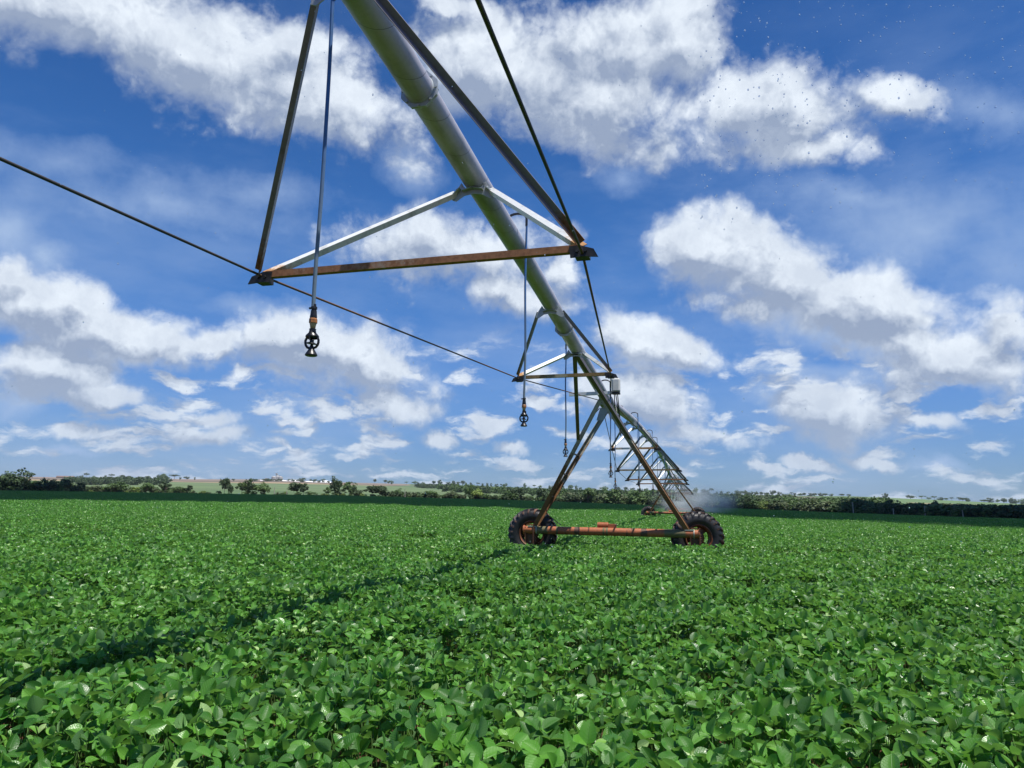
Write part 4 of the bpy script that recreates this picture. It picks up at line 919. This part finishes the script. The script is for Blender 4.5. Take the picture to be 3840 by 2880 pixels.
for (x, yt, yb, w, um) in RT:
    Rr = 2250 if x > 1000 else 2200
    reg = 'left' if x < 1400 else ('centre' if x < 2560 else 'right')
    tree(x, yt - 1, yb + 2, w * 1.1, 'd' if rng.random() < .75 else 'm', 'umbrella' if um else ('round' if rng.random() < .6 else 'bush'), Rr + rng.uniform(-60, 60),
         spec.get(x, {'left': 'small dark tree on the far ridge left of the twin dark trees', 'centre': 'small dark tree on the far ridge in the middle, between twin trees and spray', 'right': 'small dark tree on the far ridge right of the spray'}[reg]),
         'trees on the %s part of the far ridge' % reg, 'ridge_tree', parts=False)
# hedges and thickets that read as one mass
def mass(name, specs, label, seed):
    r = np.random.default_rng(seed); V = []; F = []; Wv = []; Mi = []; off = 0
    temps = []
    for kd in ('bush', 'round', 'layer'):
        for _ in range(2):
            v, f, w, _l = crown_cards(r, kd, 420, .085); temps.append((np.array(v), np.array(f), np.array(w)))
    for (x0, x1, r0, r1, h0, h1, n, mats) in specs:
        for i in range(n):
            x = r.uniform(x0, x1); t = r.random(); Rr = Rb(x, 0) + r0 + (r1 - r0) * t; X, Y, a = place(x, Rr); h = r.uniform(h0, h1); w = h * r.uniform(.9, 1.7)
            v, f, wv = temps[r.integers(0, 6)]; an = r.uniform(0, 6.28); ca, sa = math.cos(an), math.sin(an)
            p = np.stack([(v[:, 0] * ca - v[:, 1] * sa) * w + X, (v[:, 0] * sa + v[:, 1] * ca) * w + Y, v[:, 2] * h + gz(X, Y) - .15 * h], -1)
            V.append(p); F.append(f + off); off += len(p); sh = r.uniform(-.25, .25); Wv.append(np.clip(wv + sh, 0, 1)); Mi.append(np.full(len(f), mats[r.integers(0, len(mats))]))
    V = np.concatenate(V); F = np.concatenate(F)
    me = bpy.data.meshes.new(name); me.from_pydata(V.tolist(), [], F.tolist()); me.update()
    at = me.attributes.new('wear', 'FLOAT', 'POINT'); at.data.foreach_set('value', np.concatenate(Wv).astype(np.float32))
    for k_ in ('d', 'm', 'y', 'g'): me.materials.append(CM[k_])
    me.polygons.foreach_set('material_index', np.concatenate(Mi).astype(np.int32)); o = bpy.data.objects.new(name, me); COL.objects.link(o); tag(o, label, 'vegetation', None, 'stuff')
mass('hedge_thicket', [(1450, 2100, 6, 16, 2.4, 4.6, 130, (1, 1, 3, 0)), (2050, 2700, 6, 60, 2.6, 7.6, 240, (1, 1, 3, 0)), (2660, 3260, 6, 70, 2.4, 7.2, 260, (1, 1, 1, 3, 0)), (3230, 3990, 5, 40, 2.8, 6.0, 320, (0, 0, 1, 1)), (-150, 1450, 6, 14, 1.2, 2.6, 90, (1, 3, 2)), (-150, 300, 6, 40, 4, 7, 40, (0, 1)), (120, 700, 8, 60, 2.4, 4.6, 60, (1, 3, 0))],
     'continuous hedge and thicket along the far edge of the soybean field', 21)
mass('hillside_thicket', [(250, 620, 700, 1000, 8, 13, 110, (0,)), (1560, 1720, 1000, 1300, 7, 11, 60, (0,)), (1640, 2050, 500, 900, 7, 13, 130, (0, 1)), (2080, 2600, 200, 700, 7, 13, 200, (1, 0)), (2600, 2960, 300, 900, 7, 12, 120, (1, 0, 3)), (2900, 3330, 150, 500, 6, 9, 170, (1, 3, 1)), (3330, 3900, 60, 160, 4, 6, 90, (1, 0)), (850, 1330, 1500, 1650, 5, 8, 40, (0,))],
     'dark woodland and thickets scattered over the far hillside', 22)
# poles
PL = [(1518, 1832, 1866, 'single grey pole standing in the hedge left of centre'), (2670, 1880, 1906, 'thin pale pole right of the spray'), (3198, 1884, 1930, 'leftmost of the four grey poles before the dark hedge'), (3348, 1905, 1934, 'leaning short grey pole, second of the four'), (3466, 1897, 1940, 'third grey pole before the dark hedge, leaning slightly'), (3608, 1911, 1944, 'rightmost grey pole before the dark hedge'), (1026, 1826, 1856, 'thin leaning post left of the dark tree below the white mounds'), (1073, 1838, 1858, 'short pale post right of the thin leaning one')]
for (x, yt, yb, lb) in PL:
    X, Y, a = place(x, Rb(x, 3)); sc = Rb(x, 3) / F_PX * math.cos(a); h = (yb - yt) * sc; b = MB(); ln = rng.uniform(-.25, .25)
    b.tube([(0, 0, -.3), (ln * .5, 0, h * .5), (ln, 0, h)], [.20, .17, .13], 10); b.tube([(ln, 0, h), (ln, 0, h + .06)], .09, 8); b.box((ln, 0, h * .93), (.32 * (1 if 'grey' in lb else .4), 0, 0), (0, .05, 0), (0, 0, .05))
    o = b.build('wooden_pole', M['wood'], None, 50); o.location = (X, Y, gz(X, Y)); tag(o, lb, 'pole', 'poles along the far edge of the field')
# silo plant and white mounds on the ridge
M['silo'] = plain('pale_silo_sheet', (0.36, 0.35, 0.34), .6, .1, .12, .3); M['white_sheet'] = plain('white_cover', (0.86, 0.86, 0.85), .6, 0, .03, .2); M['roof'] = plain('brown_roof', (0.22, 0.14, 0.11), .8, 0, .2, .2)
RS = 2130.0
def spx(x, y, Rr=RS):
    X, Y, a = place(x, Rr); return V3(X, Y, EYE + (horizon_y(x) - y) * Rr / F_PX * math.cos(a)), Rr / F_PX * math.cos(a)
for i, (x, w, yt, lb) in enumerate([(1021, 16, 1786, 'left of the three grain silos on the ridge'), (1034, 15, 1784, 'middle grain silo on the ridge, behind the other two'), (1046, 15, 1787, 'right of the three grain silos on the ridge')]):
    P, sc = spx(x, 1812, RS + (20 if i == 1 else 0)); h = (1812 - yt) * sc; r0 = w * sc * .56
    root = empty('grain_silo', tuple(P)); tag(root, lb, 'silo', 'grain silos on the ridge')
    b = MB(); prof = [(0, r0)]
    for k_ in range(1, 9): prof += [(h * .82 * k_ / 8 - .35, r0 * 1.008), (h * .82 * k_ / 8, r0)]
    b.lathe(prof, (0, 0, 0), (0, 0, 1), 28); b.build('silo_body', M['silo'], root, 30)
    b = MB(); b.lathe([(h * .82, r0 * 1.03), (h * .97, r0 * .2), (h, r0 * .18), (h, 0)], (0, 0, 0), (0, 0, 1), 28); b.build('silo_roof', M['silo'], root, 30)
P, sc = spx(1030, 1812, RS + 30); root = empty('elevator_tower', tuple(P)); tag(root, 'thin lattice elevator tower rising over the grain silos', 'tower')
b = MB(); hh = 33 * sc
for sx in (-1, 1):
    for sy in (-1, 1): b.tube([(sx * 1.2, sy * 1.2, 0), (sx * 1.2, sy * 1.2, hh)], .22, 6)
for k_ in range(10): b.tube([(-1.2, -1.2, hh * k_ / 10), (1.2, -1.2, hh * (k_ + 1) / 10)], .14, 5); b.tube([(1.2, 1.2, hh * k_ / 10), (-1.2, 1.2, hh * (k_ + 1) / 10)], .14, 5)
b.build('lattice', M['silo'], root); b = MB(); b.box((0, 0, hh), (2.6, 0, 0), (0, 2.2, 0), (0, 0, 1.6)); b.box((8, 0, hh - 5), (8, 0, -2.6), (0, .8, 0), (.1, 0, .8)); b.build('tower_head', M['silo'], root)
for (x, w, yt, lb, mt, rf) in [(1004, 18, 1799, 'low brown roofed shed left of the grain silos', 'silo', 'roof'), (992, 8, 1795, 'narrow tall bin building at the left end of the silo plant', 'silo', 'roof'), (235, 60, 1786, 'long low farm shed with reddish roof beyond the red soil', 'roof', 'roof'), (372, 16, 1791, 'small white roofed shed on the ridge between two flat topped trees', 'white_sheet', 'white_sheet')]:
    yb = 1812 if x > 900 else 1797
    P, sc = spx(x, yb, RS if x > 900 else 2190); root = empty('farm_shed', tuple(P)); tag(root, lb, 'shed'); h = (yb - yt) * sc; w2 = w * sc / 2
    b = MB(); b.box((0, 0, h * .35), (w2, 0, 0), (0, 6, 0), (0, 0, h * .35)); b.box((0, -6.05, h * .25), (w2 * .25, 0, 0), (0, .08, 0), (0, 0, h * .22)); b.build('wall', M[mt], root)
    b = MB(); b.add([(-w2 * 1.05, -6.6, h * .7), (w2 * 1.05, -6.6, h * .7), (w2 * 1.05, 6.6, h * .7), (-w2 * 1.05, 6.6, h * .7), (-w2 * 1.05, 0, h), (w2 * 1.05, 0, h)], [(0, 1, 5, 4), (2, 3, 4, 5), (0, 4, 3), (1, 2, 5), (0, 3, 2, 1)]); b.build('roof', M[rf], root)
for (x, w, yt, yb, lb) in [(1046, 66, 1803.5, 1811, 'cream tinted long mound in front of the grain silos'), (1098, 64, 1801.5, 1812, 'highest white mound right of the cream one'), (1160, 60, 1807.5, 1813, 'low flat white mound in the middle of the row'), (1216, 46, 1805.5, 1814, 'rounded white mound at the right end of the row'), (978, 20, 1802.5, 1808, 'small white mound left of the silo plant')]:
    P, sc = spx(x, yb - .5, RS - 60); h = (yb + 2.5 - yt) * sc; w2 = w * sc / 2; b = MB(); nu, nv = 28, 8; vs = []; fs = []
    for j in range(nv + 1):
        for i in range(nu):
            q = 2 * math.pi * i / nu; p_ = math.pi / 2 * j / nv; rr = math.cos(p_) ** .7; vs.append((w2 * rr * math.cos(q), 14 * rr * math.sin(q), h * math.sin(p_) * (1 + .04 * math.sin(5 * q)) - 1))
    for j in range(nv):
        for i in range(nu): fs.append((j * nu + i, j * nu + (i + 1) % nu, (j + 1) * nu + (i + 1) % nu, (j + 1) * nu + i))
    b.add(vs, fs); o = b.build('covered_mound', M['white_sheet'], None, 60); o.location = tuple(P); tag(o, lb, 'covered mound', 'white covered mounds on the ridge')

# ================================================================== cloud that shades the far part of the field, high up and out of the picture
BN = np.array([(-1500, 30), (0, 24), (800, 19), (1300, 18), (1800, 24), (2300, 26), (2440, 27), (2490, 14), (2640, 14), (2690, 40), (2700, 42), (3180, 53), (3840, 73), (5400, 90)], float)  # dip beside the spray is an added gap in the cloud, letting sunlight through
def r_near(x):
    off = np.interp(x, BN[:, 0], BN[:, 1]); a = float(np.interp(x, XS, XAZ)); rr = np.linspace(20, 600, 1500)
    z = height(rr * np.sin(a), rr * np.cos(a)) + CANOPY; o = (EYE - z) / (rr * math.cos(a)) * F_PX; k_ = np.argmax(o < off); return rr[k_] if (o < off).any() else 300
CA = 700.0; xs = np.linspace(-1400, 5300, 120); top_ = []; rc = np.random.default_rng(3)
vs = []; na = len(xs); nr = 14
for i, x in enumerate(xs):
    a = float(np.interp(x, XS, XAZ)); r0 = r_near(x) * (1 + .04 * math.sin(i * .9) + .03 * math.sin(i * 2.3)) ; r1 = Rb(x, 0) + (95 if x > 3200 else (-4 if x > 300 else 10)) + 6 * math.sin(i * .7)
    for j in range(nr):
        t = j / (nr - 1); rr = r0 + (r1 - r0) * t; X, Y = rr * math.sin(a), rr * math.cos(a); k_ = CA / sun_dir[2]
        bl = math.sin(math.pi * t) ** .5 * (25 + 18 * math.sin(i * .5 + j) * math.sin(j * 1.3 + i * .21))
        vs.append((X + sun_dir[0] * k_, Y + sun_dir[1] * k_, CA + gz(X, Y)))
        top_.append((X + sun_dir[0] * k_, Y + sun_dir[1] * k_, CA + gz(X, Y) + max(bl, 0) + .5))
nb = len(vs); b = MB(); q = lambda i, j: i * nr + j
fs = [(q(i, j), q(i + 1, j), q(i + 1, j + 1), q(i, j + 1)) for i in range(na - 1) for j in range(nr - 1)]; fs += [tuple(k_ + nb for k_ in f[::-1]) for f in fs]
bd = [(i, 0) for i in range(na)] + [(na - 1, j) for j in range(1, nr)] + [(i, nr - 1) for i in range(na - 2, -1, -1)] + [(0, j) for j in range(nr - 2, 0, -1)]
for (a_, c_) in zip(bd, bd[1:] + bd[:1]): fs.append((q(*a_), q(*c_), q(*c_) + nb, q(*a_) + nb))
b.add(vs + top_, fs); tag(b.build('cloud', plain('cloud_white', (0.85, 0.86, 0.88), 1.0, 0, .03, .01), None, 180), kind='structure')

# ================================================================== spray and water drops
def vol_mat(name, dens, noise=True):
    m = bpy.data.materials.new(name); m.use_nodes = True; t = m.node_tree; t.nodes.clear(); N = NT(t); out = N.n('ShaderNodeOutputMaterial')
    tc = N.n('ShaderNodeTexCoord').outputs['Object']; r = N.vm('LENGTH', tc).outputs['Value']
    n = N.noise(tc, 2.2, 3, .5).outputs[0]
    d = N.math('MULTIPLY', N.mr(r, 1.0, .25), N.math('MULTIPLY', N.mr(n, .32, .62), dens))
    v = N.n('ShaderNodeVolumePrincipled', ins={'Color': (1.0, 1.0, 1.0, 1), 'Density': d, 'Anisotropy': .2}); t.links.new(v.outputs[0], out.inputs['Volume']); return m
bm = bmesh.new(); bmesh.ops.create_icosphere(bm, subdivisions=3, radius=1); me = bpy.data.meshes.new('sprinkler_mist'); bm.to_mesh(me); bm.free()
me.materials.append(vol_mat('spray_mist', .07)); mist = bpy.data.objects.new('sprinkler_mist', me); COL.objects.link(mist)
pm = np.array([X0, 0, 0]) + D2 * 100 + N2 * 2.0; mist.location = (pm[0], pm[1], 2.0); mist.scale = (6.5, 24, 2.6); mist.rotation_euler = (0, 0, -YAW)
tag(mist, 'bluish cloud of sprinkler spray around the third tower', 'mist', None, 'stuff')
# drops falling through the air near the camera
def water_mat():
    m = bpy.data.materials.new('water'); m.use_nodes = True; t = m.node_tree; t.nodes.clear(); N = NT(t); out = N.n('ShaderNodeOutputMaterial')
    g = N.n('ShaderNodeBsdfGlass', ins={'IOR': 1.33, 'Roughness': 0.02, 'Color': (1, 1, 1, 1)}); tp = N.n('ShaderNodeBsdfTransparent'); mx = N.n('ShaderNodeMixShader', ins={0: .45, 1: g.outputs[0], 2: tp.outputs[0]}); t.links.new(mx.outputs[0], out.inputs[0]); return m
b = MB(); r = np.random.default_rng(11)
bm = bmesh.new(); bmesh.ops.create_icosphere(bm, subdivisions=2, radius=1); iv = np.array([v.co[:] for v in bm.verts]); ifc = [tuple(v.index for v in f.verts) for f in bm.faces]; bm.free()
for i in range(900):
    a = r.uniform(-.68, .68) if i % 3 else r.uniform(.25, .66); e = r.uniform(-.3, .70) if i % 3 else r.uniform(.38, .70); rr = r.uniform(1.6, 7.0); s = r.uniform(.0008, .0021) * (1 if rr < 4 else 1.4)
    c = np.array([rr * math.cos(e) * math.sin(a), rr * math.cos(e) * math.cos(a), EYE + rr * math.sin(e)])
    if c[2] < .6: continue
    b.add(iv * np.array([s, s, s * r.uniform(1.0, 1.7)]) + c, ifc)
for i in range(300):
    a = r.uniform(.26, .66); e = r.uniform(.36, .64); rr = r.uniform(1.3, 3.4); s = r.uniform(.0012, .0028) * rr / 2.4
    b.add(iv * np.array([s, s, s * r.uniform(1.0, 1.6)]) + np.array([rr * math.cos(e) * math.sin(a), rr * math.cos(e) * math.cos(a), EYE + rr * math.sin(e)]), ifc)
sp_ = V3(*(np.array([X0, 0, 0]) + D2 * 4.85 - N2 * .25)) + V3(0, 0, 2.53)
for i in range(160):
    d = r.normal(0, 1, 3); d[2] = abs(d[2]) * .3 - .1; d /= np.linalg.norm(d); rr = abs(r.normal(0, .22)) + .05; s = r.uniform(.0006, .0016); b.add(iv * s + sp_ + d * rr, ifc)
tag(b.build('water_drops', water_mat(), None, 180, False), 'fine sprinkler drops falling through the air', 'water', None, 'stuff')

# ================================================================== the air between here and the ridge
b = MB(); b.box((0, 0, 60), (3600, 0, 0), (0, 3600, 0), (0, 0, 72)); hz = b.build('haze', bpy.data.materials.new('haze_air'))
m = hz.data.materials[0]; m.use_nodes = True; t = m.node_tree; t.nodes.clear(); N = NT(t); out = N.n('ShaderNodeOutputMaterial')
v = N.n('ShaderNodeVolumePrincipled', ins={'Color': (0.80, 0.90, 1.0, 1), 'Density': 0.00005, 'Anisotropy': 0.0}); t.links.new(v.outputs[0], out.inputs['Volume']); tag(hz, kind='stuff')
